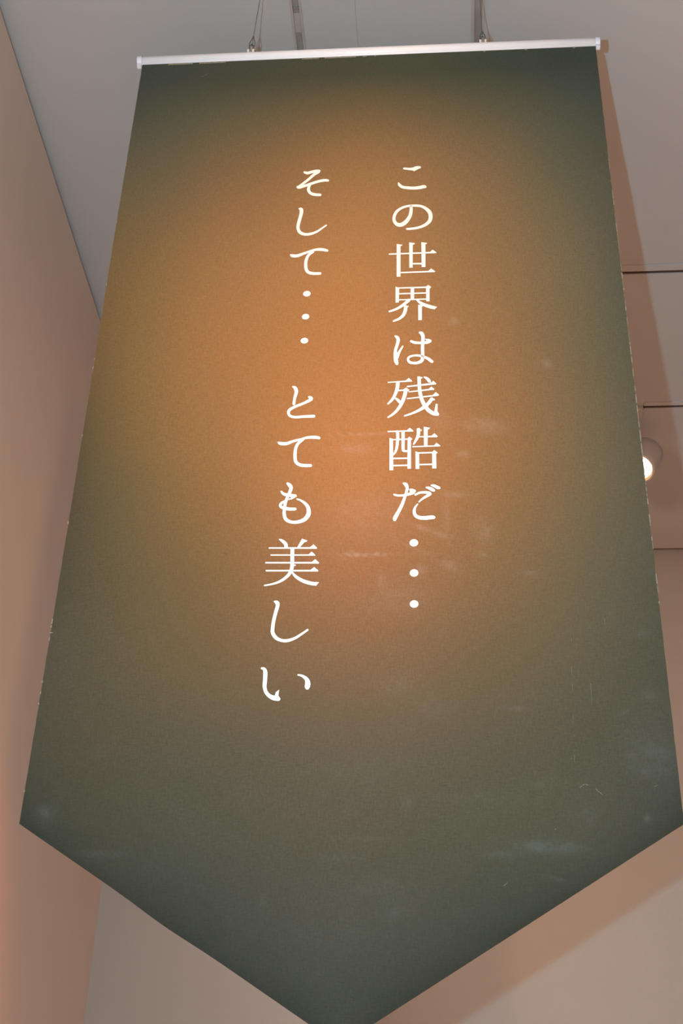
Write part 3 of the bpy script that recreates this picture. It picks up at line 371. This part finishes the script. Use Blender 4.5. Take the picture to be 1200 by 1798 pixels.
[('S',(-2988,30925,-2985,30931,-2989,30915,-2978,30937,-2984,30904,-2968,30935,-2978,30894,-2957,30932,-2972,30882,-2949,30929,-2959,30868,-2943,30930,-2940,30858,-2932,30929,-2916,30852,-2912,30926,-2887,30847,-2887,30922,-2855,30846,-2860,30920,-2821,30849,-2835,30921,-2789,30860,-2809,30927,-2759,30876,-2781,30938,-2730,30893,-2750,30951,-2699,30908,-2715,30963,-2663,30921,-2677,30974,-2624,30933,-2636,30984,-2584,30945,-2596,30994,-2548,30955,-2561,31003,-2519,30964,-2532,31014,-2493,30972,-2508,31024,-2470,30977,-2482,31034,-2444,30980,-2452,31041,-2411,30981,-2417,31046,-2375,30980,-2378,31048,-2339,30977,-2341,31049,-2309,30975,-2309,31047,-2289,30973,-2284,31043,-2273,30970,-2264,31037,-2257,30967,-2248,31030,-2240,30964,-2232,31024,-2225,30969,-2219,31011,-2218,30983,-2216,30994)),('S',(-2514,30982,-2510,30976,-2523,30990,-2507,30963,-2535,30988,-2512,30950,-2559,30970,-2534,30927,-2585,30952,-2557,30905,-2610,30932,-2576,30884,-2633,30907,-2592,30863,-2650,30879,-2603,30841,-2663,30849,-2613,30818,-2673,30816,-2620,30792,-2680,30782,-2626,30763,-2686,30743,-2629,30730,-2689,30702,-2630,30694,-2690,30661,-2630,30656,-2689,30622,-2628,30620,-2688,30585,-2626,30586,-2684,30548,-2623,30553,-2678,30510,-2619,30525,-2668,30475,-2613,30504,-2651,30445,-2605,30489,-2631,30421,-2595,30476,-2609,30403,-2581,30463,-2587,30389,-2566,30453,-2562,30377,-2549,30445,-2537,30369,-2530,30439,-2511,30364,-2507,30435,-2484,30361,-2483,30431,-2455,30359,-2457,30429,-2425,30359,-2428,30428,-2394,30359,-2398,30428,-2365,30360,-2368,30427,-2350,30369,-2352,30417,-2345,30387,-2345,30399))],
[('S',(-2785,30028,-2781,30035,-2787,30015,-2772,30042,-2781,30001,-2759,30039,-2771,29987,-2746,30034,-2762,29973,-2732,30028,-2756,29962,-2716,30019,-2750,29951,-2702,30007,-2742,29940,-2690,29992,-2735,29931,-2679,29974,-2731,29927,-2669,29947,-2729,29920,-2665,29916,-2729,29905,-2669,29886,-2733,29883,-2676,29857,-2740,29855,-2685,29827,-2749,29823,-2695,29795,-2760,29787,-2708,29757,-2774,29745,-2723,29716,-2789,29701,-2737,29675,-2800,29658,-2748,29637,-2807,29618,-2755,29602,-2812,29581,-2759,29569,-2814,29544,-2761,29535,-2816,29509,-2763,29500,-2819,29472,-2764,29463,-2822,29434,-2765,29427,-2822,29395,-2764,29394,-2819,29358,-2760,29365,-2813,29323,-2755,29338,-2803,29290,-2748,29314,-2788,29257,-2739,29295,-2766,29228,-2728,29280,-2738,29206,-2712,29266,-2707,29190,-2690,29252,-2675,29179,-2665,29241,-2643,29171,-2639,29234,-2611,29167,-2613,29231,-2578,29167,-2585,29233,-2545,29170,-2558,29238,-2514,29176,-2531,29245,-2484,29185,-2506,29255,-2453,29196,-2483,29268,-2424,29211,-2462,29282,-2397,29232,-2445,29298,-2374,29258,-2431,29317,-2354,29288,-2419,29339,-2338,29321,-2410,29362,-2328,29358,-2404,29383,-2326,29398,-2401,29405,-2329,29437,-2402,29431,-2337,29474,-2404,29458,-2348,29508,-2409,29483,-2362,29538,-2416,29504,-2380,29565,-2425,29524,-2399,29588,-2438,29545,-2418,29608,-2451,29565,-2439,29627,-2466,29583,-2461,29644,-2484,29601,-2484,29658,-2502,29618,-2505,29670,-2520,29632,-2524,29680,-2536,29643,-2543,29687,-2551,29651,-2560,29692,-2568,29659,-2577,29698,-2585,29668,-2586,29697,-2591,29675,-2591,29690,-2592,29685)),('S',(-2878,29859,-2874,29863,-2882,29849,-2865,29867,-2879,29836,-2855,29862,-2870,29820,-2842,29848,-2861,29802,-2830,29836,-2848,29783,-2820,29827,-2829,29766,-2810,29821,-2805,29754,-2794,29816,-2780,29747,-2774,29811,-2755,29742,-2750,29806,-2730,29737,-2725,29802,-2704,29731,-2699,29797,-2676,29726,-2672,29792,-2648,29720,-2644,29788,-2621,29715,-2616,29783,-2604,29722,-2601,29770,-2596,29739,-2596,29751)),('P',(-2697,29763,-2600,29779,-2583,29737,-2663,29681,-2737,29661,-2727,29692,-2687,29709)),('S',(-2749,29667,-2746,29660,-2757,29675,-2745,29647,-2768,29676,-2751,29636,-2792,29665,-2774,29622,-2818,29654,-2798,29607,-2842,29642,-2818,29594,-2863,29627,-2831,29582,-2879,29607,-2838,29570,-2889,29585,-2843,29560,-2894,29559,-2844,29553,-2889,29530,-2844,29554,-2874,29506,-2841,29552,-2854,29490,-2832,29546,-2833,29477,-2816,29539,-2811,29467,-2798,29532,-2785,29458,-2776,29525,-2757,29451,-2751,29519,-2727,29445,-2723,29513,-2699,29442,-2698,29509,-2673,29440,-2675,29507,-2647,29441,-2651,29506,-2623,29442,-2628,29505,-2600,29443,-2603,29504,-2586,29452,-2588,29495,-2581,29468,-2582,29479))],
[('S',(-2855,28858,-2853,28862,-2855,28849,-2847,28868,-2849,28840,-2839,28868,-2837,28829,-2825,28864,-2826,28819,-2811,28860,-2816,28809,-2795,28854,-2806,28797,-2778,28844,-2793,28783,-2760,28831,-2780,28766,-2742,28815,-2768,28750,-2724,28796,-2761,28739,-2708,28774,-2759,28731,-2699,28749,-2757,28722,-2695,28727,-2756,28707,-2694,28710,-2754,28690,-2692,28695,-2743,28670,-2699,28674,-2725,28663,-2715,28664)),('S',(-2428,28847,-2418,28838,-2448,28853,-2407,28818,-2467,28842,-2409,28792,-2475,28824,-2421,28777,-2483,28806,-2433,28762,-2491,28788,-2444,28748,-2499,28770,-2455,28733,-2507,28752,-2466,28718,-2515,28734,-2476,28703,-2522,28717,-2487,28688,-2530,28699,-2497,28673,-2531,28685,-2508,28666,-2525,28674,-2519,28669)),('P',(-2464,28864,-2360,28820,-2383,28796,-2455,28786)),('P',(-3023,28698,-2313,28688,-2256,28743,-2194,28676,-2193,28652,-3021,28670)),('P',(-2984,28554,-2331,28543,-2282,28598,-2218,28532,-2217,28513,-2982,28529)),('P',(-3066,28405,-2272,28392,-2215,28446,-2147,28376,-2152,28356,-3064,28375)),('P',(-3049,28247,-2289,28235,-2227,28291,-2157,28224,-2158,28200,-3048,28217)),('P',(-2647,28670,-2581,28669,-2570,28355,-2635,28356)),('S',(-2608,28400,-2596,28399,-2625,28394,-2579,28388,-2635,28374,-2570,28366,-2636,28349,-2571,28342,-2636,28325,-2572,28317,-2636,28303,-2574,28291,-2638,28281,-2577,28265,-2641,28259,-2582,28239,-2646,28237,-2589,28213,-2651,28216,-2598,28186,-2660,28195,-2610,28159,-2672,28173,-2626,28133,-2686,28150,-2645,28108,-2704,28127,-2667,28083,-2724,28105,-2691,28060,-2747,28083,-2718,28038,-2774,28061,-2749,28016,-2802,28041,-2780,27997,-2830,28024,-2812,27981,-2857,28010,-2842,27969,-2884,27999,-2873,27960,-2912,27989,-2903,27953,-2941,27981,-2932,27946,-2969,27973,-2962,27940,-2998,27967,-2991,27935,-3027,27961,-3021,27931,-3056,27955,-3050,27926,-3062,27950,-3058,27929,-3063,27941,-3062,27936)),('P',(-2596,28349,-2536,28338,-2553,28313,-2588,28306)),('S',(-2601,28196,-2597,28200,-2605,28188,-2589,28202,-2603,28178,-2581,28197,-2594,28160,-2568,28182,-2585,28141,-2555,28167,-2574,28122,-2543,28154,-2559,28101,-2529,28141,-2540,28081,-2511,28126,-2519,28061,-2491,28110,-2496,28041,-2469,28094,-2471,28023,-2446,28080,-2445,28006,-2421,28066,-2417,27990,-2396,28052,-2388,27975,-2369,28040,-2358,27962,-2342,28029,-2326,27950,-2313,28019,-2292,27941,-2282,28010,-2261,27933,-2252,28002,-2235,27927,-2228,27997,-2218,27925,-2214,27994,-2205,27924,-2208,27993,-2197,27926,-2201,27992,-2189,27926,-2192,27991,-2174,27935,-2175,27981,-2168,27953,-2169,27964)),('P',(-2204,27996,-2133,27989,-2183,27918,-2213,27928))],
[('S',(-2879,27634,-2878,27639,-2879,27625,-2873,27645,-2873,27618,-2865,27646,-2863,27606,-2852,27647,-2854,27595,-2838,27649,-2849,27586,-2820,27647,-2849,27580,-2803,27637,-2847,27577,-2790,27622,-2845,27576,-2781,27603,-2842,27573,-2777,27579,-2841,27562,-2778,27553,-2842,27542,-2782,27525,-2847,27515,-2788,27494,-2854,27483,-2796,27462,-2860,27448,-2803,27429,-2867,27410,-2810,27392,-2874,27369,-2817,27352,-2881,27328,-2824,27312,-2887,27287,-2829,27273,-2891,27249,-2834,27236,-2895,27210,-2837,27199,-2898,27173,-2839,27164,-2900,27140,-2840,27132,-2901,27110,-2840,27104,-2901,27081,-2840,27080,-2899,27052,-2838,27060,-2891,27021,-2833,27043,-2877,26991,-2824,27023,-2860,26962,-2812,27002,-2840,26936,-2797,26983,-2817,26914,-2782,26966,-2791,26897,-2765,26952,-2764,26883,-2746,26940,-2736,26873,-2724,26929,-2709,26866,-2702,26922,-2681,26861,-2679,26917,-2653,26859,-2656,26916,-2625,26860,-2632,26917,-2596,26865,-2608,26921,-2566,26873,-2582,26927,-2536,26885,-2555,26935,-2507,26899,-2527,26946,-2479,26914,-2500,26959,-2453,26931,-2475,26973,-2427,26950,-2450,26989,-2403,26970,-2426,27006,-2379,26989,-2401,27024,-2354,27009,-2375,27043,-2329,27030,-2350,27062,-2304,27051,-2325,27082,-2280,27072,-2300,27102,-2276,27082,-2290,27104,-2278,27093,-2281,27098))],
[('S',(-3023,26391,-3022,26396,-3021,26381,-3017,26404,-3014,26374,-3008,26406,-3002,26367,-2997,26406,-2991,26361,-2984,26407,-2986,26356,-2967,26404,-2984,26351,-2949,26394,-2983,26346,-2936,26380,-2982,26339,-2925,26363,-2980,26329,-2917,26342,-2978,26313,-2912,26317,-2977,26288,-2909,26287,-2976,26256,-2908,26252,-2976,26221,-2908,26216,-2975,26186,-2908,26181,-2975,26153,-2909,26147,-2975,26119,-2910,26113,-2975,26084,-2911,26082,-2972,26051,-2910,26055,-2966,26021,-2906,26032,-2957,25994,-2901,26011,-2947,25968,-2895,25992,-2935,25943,-2886,25974,-2920,25920,-2875,25957,-2903,25897,-2861,25942,-2884,25877,-2846,25928,-2864,25859,-2831,25917,-2843,25843,-2816,25910,-2820,25830,-2800,25905,-2800,25820,-2781,25901,-2780,25813,-2763,25896,-2760,25808,-2747,25890,-2741,25806,-2731,25884,-2723,25805,-2714,25878,-2706,25803,-2697,25872,-2686,25809,-2680,25858,-2677,25826,-2675,25838)),('P',(-2768,25899,-2756,25957,-2702,26004,-2707,25945,-2710,25898,-2675,25840,-2727,25817)),('S',(-2422,26265,-2422,26269,-2421,26256,-2418,26276,-2414,26251,-2410,26278,-2396,26244,-2392,26276,-2379,26238,-2374,26274,-2363,26232,-2354,26270,-2349,26223,-2333,26264,-2334,26211,-2312,26254,-2319,26197,-2291,26242,-2307,26182,-2270,26228,-2298,26169,-2251,26211,-2294,26156,-2235,26190,-2292,26142,-2222,26168,-2291,26127,-2212,26146,-2291,26115,-2206,26122,-2291,26103,-2204,26096,-2292,26087,-2206,26071,-2294,26070,-2209,26053,-2294,26054,-2211,26041,-2293,26041,-2213,26037,-2291,26033,-2215,26037,-2288,26029,-2216,26036,-2286,26028,-2218,26032,-2274,26007,-2226,26010,-2255,26000,-2243,26000))],
[('P',(-2529,34466,-2532,34488,-2543,34509,-2559,34525,-2580,34536,-2603,34540,-2625,34536,-2646,34525,-2662,34509,-2673,34488,-2677,34466,-2673,34443,-2662,34422,-2646,34406,-2625,34395,-2603,34392,-2580,34395,-2559,34406,-2543,34422,-2532,34443))],
[('P',(-2530,33880,-2534,33902,-2544,33922,-2560,33938,-2580,33948,-2603,33952,-2625,33948,-2645,33938,-2661,33922,-2671,33902,-2675,33880,-2671,33857,-2661,33837,-2645,33821,-2625,33811,-2603,33807,-2580,33811,-2560,33821,-2544,33837,-2534,33857))],
[('P',(-2529,33283,-2532,33305,-2542,33325,-2558,33341,-2578,33351,-2601,33355,-2623,33351,-2643,33341,-2659,33325,-2669,33305,-2673,33283,-2669,33260,-2659,33240,-2643,33224,-2623,33214,-2601,33211,-2578,33214,-2558,33224,-2542,33240,-2532,33260))],
[('P',(-471,28741,-474,28763,-485,28784,-501,28800,-522,28811,-545,28815,-567,28811,-588,28800,-604,28784,-615,28763,-619,28741,-615,28718,-604,28697,-588,28681,-567,28670,-545,28667,-522,28670,-501,28681,-485,28697,-474,28718))],
[('P',(-470,28145,-473,28167,-483,28187,-500,28204,-520,28214,-543,28218,-565,28214,-585,28204,-602,28187,-612,28167,-616,28145,-612,28122,-602,28102,-585,28085,-565,28075,-543,28072,-520,28075,-500,28085,-483,28102,-473,28122))],
[('P',(-471,27549,-474,27571,-484,27591,-500,27607,-520,27617,-543,27621,-565,27617,-585,27607,-601,27591,-611,27571,-615,27549,-611,27526,-601,27506,-585,27490,-565,27480,-543,27477,-520,27480,-500,27490,-484,27506,-474,27526))]]
for items in TEXT:
    bm = B(); k = 0
    for kind, d in items:
        off = 0.0006 + 0.00004 * k; k += 1
        P = []
        for q in range(0, len(d), 2):
            x, z = d[q] / 10000, d[q + 1] / 10000
            P.append(bm.verts.new((x, YN + wave(x, z) - off, z)))
        if kind == 'S':
            for q in range(0, len(P) - 2, 2):
                try: bm.faces.new((P[q], P[q + 1], P[q + 3], P[q + 2]))
                except ValueError: pass
        else:
            bm.faces.new(P)
    for f in bm.faces:
        f.normal_update()
        if f.normal.y > 0: f.normal_flip()
    bmesh.ops.triangulate(bm, faces=[f for f in bm.faces if len(f.verts) > 4])
    obj('printed_character', bm, INK, ban)

# thin scratches and the pale frayed selvedge
scr_m = mat('pale_scratch', (0.13,0.13,0.125), 0.8, noise_scale=300, noise_amt=0.25)
fray_m = mat('frayed_thread', (0.25, 0.225, 0.175), 0.8, noise_scale=300, noise_amt=0.25)
random.seed(4)
SCR = [([(0.1951, 2.4328), (0.1997, 2.4369), (0.204, 2.4382), (0.2081, 2.4364)], 0.0018), ([(0.2188, 2.4309), (0.2218, 2.4263), (0.2251, 2.4245), (0.2282, 2.4209)], 0.0016), ([(0.2237, 2.6072), (0.2223, 2.5697)], 0.0009), ([(-0.5214, 4.1017), (-0.514, 4.105), (-0.507, 4.1123)], 0.0014), ([(0.0889, 2.8564), (0.0947, 2.8597)], 0.001), ([(0.0094, 2.8443), (0.0152, 2.8498)], 0.001), ([(0.1986, 2.6879), (0.1984, 2.6806)], 0.0008), ([(0.1958, 2.6366), (0.1952, 2.6205)], 0.0008), ([(0.1948, 2.6064), (0.1942, 2.5915)], 0.0007), ([(0.1926, 2.5523), (0.1922, 2.5397)], 0.0008), ([(0.1917, 2.5186), (0.1929, 2.5167)], 0.001), ([(0.19, 2.4855), (0.1897, 2.4734)], 0.0007), ([(0.2539, 2.7238), (0.2538, 2.7102)], 0.0008), ([(0.1846, 2.4809), (0.1862, 2.479)], 0.0008), ([(0.1539, 2.3664), (0.1557, 2.3682)], 0.0015), ([(0.3062, 2.4343), (0.3114, 2.4361)], 0.001), ([(0.0751, 2.2809), (0.0811, 2.286)], 0.001), ([(-0.1491, 2.811), (-0.1469, 2.7977)], 0.0008), ([(-0.1811, 3.1165), (-0.1758, 3.1074)], 0.001)]
bm = B()
for line, wdt in SCR:
    for (x0, z0), (x1, z1) in zip(line, line[1:]):
        dx, dz = x1 - x0, z1 - z0; L = math.hypot(dx, dz); nx, nz = -dz / L * wdt / 2, dx / L * wdt / 2
        vs = [bm.verts.new((px, YN + wave(px, pz) - 0.0005, pz)) for px, pz in ((x0 - nx, z0 - nz), (x1 - nx * .4, z1 - nz * .4), (x1 + nx * .4, z1 + nz * .4), (x0 + nx, z0 + nz))]
        bm.faces.new(vs)
so = obj('scratches', bm, scr_m, ban); so['kind'] = 'stuff'
bm = B()
z = 3.80
while z > 2.75:
    h = random.uniform(0.003, 0.020)
    if random.random() < (0.75 if z > 3.0 else 0.6):
        w_ = random.uniform(0.0006, 0.0015)
        bx(bm, XB - w_ * 0.5, XB + w_ * 0.6, YN + wave(XB, z) - 0.0009, YN + wave(XB, z) + 0.0006, z - h, z)
    z -= h + random.uniform(0.0, 0.006)
for z in (3.83, 3.66, 3.49, 3.30, 3.28, 3.12, 2.93, 2.735, 2.722, 2.70, 2.62, 2.60, 2.58, 2.43):
    h = random.uniform(0.003, 0.010)
    bx(bm, XA - 0.0009, XA + 0.0006, YN + wave(XA, z) - 0.0009, YN + wave(XA, z) + 0.0006, z - h, z)
bx(bm, XA - 0.0012, XA + 0.0040, YN + wave(XA, 2.71) - 0.001, YN + wave(XA, 2.71) + 0.0006, 2.7080, 2.7092)
for x0, x1 in ((-0.60, -0.545), (-0.53, -0.47), (-0.30, -0.262), (-0.25, -0.18), (-0.165, -0.157), (-0.140, -0.136), (0.10, 0.104), (0.19, 0.196), (0.295, 0.299)):
    bx(bm, x0, x1, YN - 0.0012, YN + 0.0004, ZT - 0.0040 - 0.002 * random.random(), ZT - 0.0022)
fo = obj('frayed_edge', bm, fray_m, ban); fo['kind'] = 'stuff'; fo['label'] = 'pale frayed thread'

# pole
ZR = 4.1622; RR = 0.0108
bm = B(); tube(bm, [(XA - 0.0085, YN, ZR), (XB + 0.0065, YN, ZR)], RR, 28)
bx(bm, XA - 0.004, XB + 0.003, YN - 0.003, YN + 0.004, ZT - 0.001, ZR - RR * 0.6)
obj('pole', bm, rail_m, ban, True).data.polygons.foreach_set('use_smooth', [len(p.vertices) == 4 for p in C.objects['pole'].data.polygons])
for x0, x1 in ((XA - 0.0125, XA - 0.001), (XB - 0.0005, XB + 0.0105)):
    bm = B()
    s_ = -1 if x0 < -0.3 else 1
    xo, xi = (x0, x1) if s_ < 0 else (x1, x0)
    lathe(bm, (xo, YN, ZR), (-s_, 0, 0), [(0, 0.0001), (0, 0.0085), (0.0012, 0.0118), (abs(xi - xo), 0.0118)], 28)
    bx(bm, x0 + 0.001, x1 - 0.001, YN - 0.005, YN + 0.005, ZR - 0.0185, ZR - 0.004, 0.001)
    obj('end_cap', bm, cap_m, ban)

# ------------------------------------------------------------------ hanging cables
def hanger(x, xt, yt, label, tail):
    # white saddle that grips the pole belongs to the banner
    bm = B(); z0 = ZR + RR - 0.003
    bx(bm, x - 0.0085, x + 0.0085, YN - 0.005, YN + 0.005, z0 - 0.001, z0 + 0.0045, 0.001)
    bx(bm, x - 0.0080, x - 0.0032, YN - 0.004, YN + 0.004, z0 + 0.002, z0 + 0.0155, 0.001)
    bx(bm, x + 0.0032, x + 0.0080, YN - 0.004, YN + 0.004, z0 + 0.002, z0 + 0.0155, 0.001)
    sd = obj('saddle', bm, white_m, ban)
    bm = B(); tube(bm, [(x - 0.009, YN, z0 + 0.0105), (x + 0.009, YN, z0 + 0.0105)], 0.0016, 10)
    obj('pin', bm, dsteel_m, sd)
    zz = z0 + 0.0085
    t = thing('suspension_cable', label, 'cable', (x, YN, zz))
    top = Vector((xt, yt, ZC)); bot = Vector((x, YN, zz)); d = (top - bot).normalized()
    side = Vector((1, 0, 0)) - d * d.x; side.normalize()
    # ferrule / gripper barrel
    bm = B(); lathe(bm, bot, d, [(0.000, 0.0001), (0.000, 0.0022), (0.012, 0.0026), (0.013, 0.0034), (0.022, 0.0034), (0.023, 0.0022), (0.034, 0.0020), (0.036, 0.0001)], 16)
    obj('gripper', bm, steel_m, t, True)
    bm = B(); lathe(bm, bot + d * 0.022 , d, [(0, 0.0036), (0.0012, 0.0040), (0.0034, 0.0040), (0.0045, 0.0034)], 16, True, True)
    obj('collar', bm, dsteel_m, t)
    # teardrop wire loop around the gripper
    pts = []
    for k in range(25):
        a = k / 24
        w_ = 0.0072 * math.sin(math.pi * (a if a < 0.5 else 1 - a) ** 0.75 * 1.35) if True else 0
        h = 0.058 * (1 - abs(2 * a - 1)) if False else None
        th = math.pi * 2 * a
        hh = 0.029 - 0.029 * math.cos(th)        # 0 .. 0.058 .. 0
        ww = 0.0062 * math.sin(th) * (1.0 if hh < 0.03 else max(0.12, 1 - (hh - 0.03) / 0.03))
        pts.append(bot + d * (hh + 0.004) + side * ww)
    bm = B(); tube(bm, pts, 0.0011, 8, False)
    obj('wire_loop', bm, wire_m, t, True)
    bm = B(); tube(bm, [bot + d * 0.036, bot + d * 0.2, top], 0.00085, 8)
    obj('wire', bm, wire_m, t, True)
    bm = B(); tube(bm, [Vector(tail[0])] + [Vector(p) for p in tail[1:]], 0.0009, 8)
    obj('loose_tail', bm, wire_m, t, True)
    bm = B(); lathe(bm, top, (0, 0, -1), [(-0.002, 0.009), (0.003, 0.009), (0.005, 0.006), (0.016, 0.0035), (0.018, 0.0009)], 20, True)
    obj('ceiling_socket', bm, steel_m, t)
zz = ZR + RR + 0.02
hanger(-0.4165, -0.404, 2.02, 'thin steel suspension cable with a curled tail, left one holding the banner pole', [(-0.4135, 2.0, zz + 0.004), (-0.408, 2.003, zz - 0.006), (-0.400, 2.006, zz - 0.014), (-0.392, 2.008, zz - 0.0185), (-0.383, 2.009, zz - 0.020)])
hanger(0.1000, 0.1005, 2.09, 'thin steel suspension cable in front of the darker ceiling rail, right end of pole', [(0.098, 2.0, zz + 0.004), (0.092, 2.003, zz - 0.004), (0.085, 2.006, zz - 0.012), (0.079, 2.009, zz - 0.018), (0.072, 2.012, zz - 0.021)])

# ------------------------------------------------------------------ the spotlight
lens_m = bpy.data.materials.new('glowing_lens'); lens_m.use_nodes = True
nt = lens_m.node_tree; nt.nodes.clear()
em = nt.nodes.new('ShaderNodeEmission'); em.inputs['Color'].default_value = (1.0, 0.80, 0.52, 1); em.inputs['Strength'].default_value = 14
om = nt.nodes.new('ShaderNodeOutputMaterial'); nt.links.new(em.outputs[0], om.inputs[0])
rim_m = bpy.data.materials.new('lit_reflector'); rim_m.use_nodes = True
nt = rim_m.node_tree; nt.nodes.clear()
em = nt.nodes.new('ShaderNodeEmission'); em.inputs['Color'].default_value = (1.0, 0.50, 0.20, 1); em.inputs['Strength'].default_value = 0.9
om = nt.nodes.new('ShaderNodeOutputMaterial'); nt.links.new(em.outputs[0], om.inputs[0])
LC = Vector((0.6318, 3.78, 4.286)); LD = Vector(((-0.373,-0.354,-0.854))).normalized()   # centre of the lens, direction it faces
lt = thing('track_spotlight', 'round pale spotlight glowing warm white at the right edge of the banner', 'spotlight', (LC.x, LC.y, ZC))
bm = B(); lathe(bm, LC, LD, [(-0.118, 0.0001), (-0.118, 0.034), (-0.113, 0.048), (-0.102, 0.057), (-0.070, 0.0600), (-0.020, 0.0570), (0.004, 0.0560), (0.007, 0.0545), (0.007, 0.0500), (0.002, 0.0490)], 56)
obj('head', bm, lampw_m, lt, True)
bm = B(); lathe(bm, LC, LD, [(0.0060, 0.0502), (-0.006, 0.0445)], 48); obj('reflector', bm, rim_m, lt)
bm = B(); lathe(bm, LC, LD, [(-0.005, 0.0455), (-0.002, 0.030), (0.000, 0.0001)], 48); obj('lens', bm, lens_m, lt)
HC = LC - LD * 0.055
sx = HC.x - 0.066
bm = B(); bx(bm, sx - 0.006, sx + 0.006, HC.y - 0.010, HC.y + 0.010, HC.z - 0.012, ZC - 0.017, 0.002)
obj('arm', bm, lampw_m, lt)
bm = B(); tube(bm, [(sx, HC.y, HC.z), (HC.x - 0.03, HC.y, HC.z)], 0.007, 14); obj('pivot', bm, lampw_m, lt)
obj('adapter', bx(B(), XBOX - 0.085, XBOX - 0.001, SLOT2[0] + 0.000, SLOT2[0] + 0.055, ZC - 0.018, ZC - 0.0005, 0.002), lampw_m, lt)
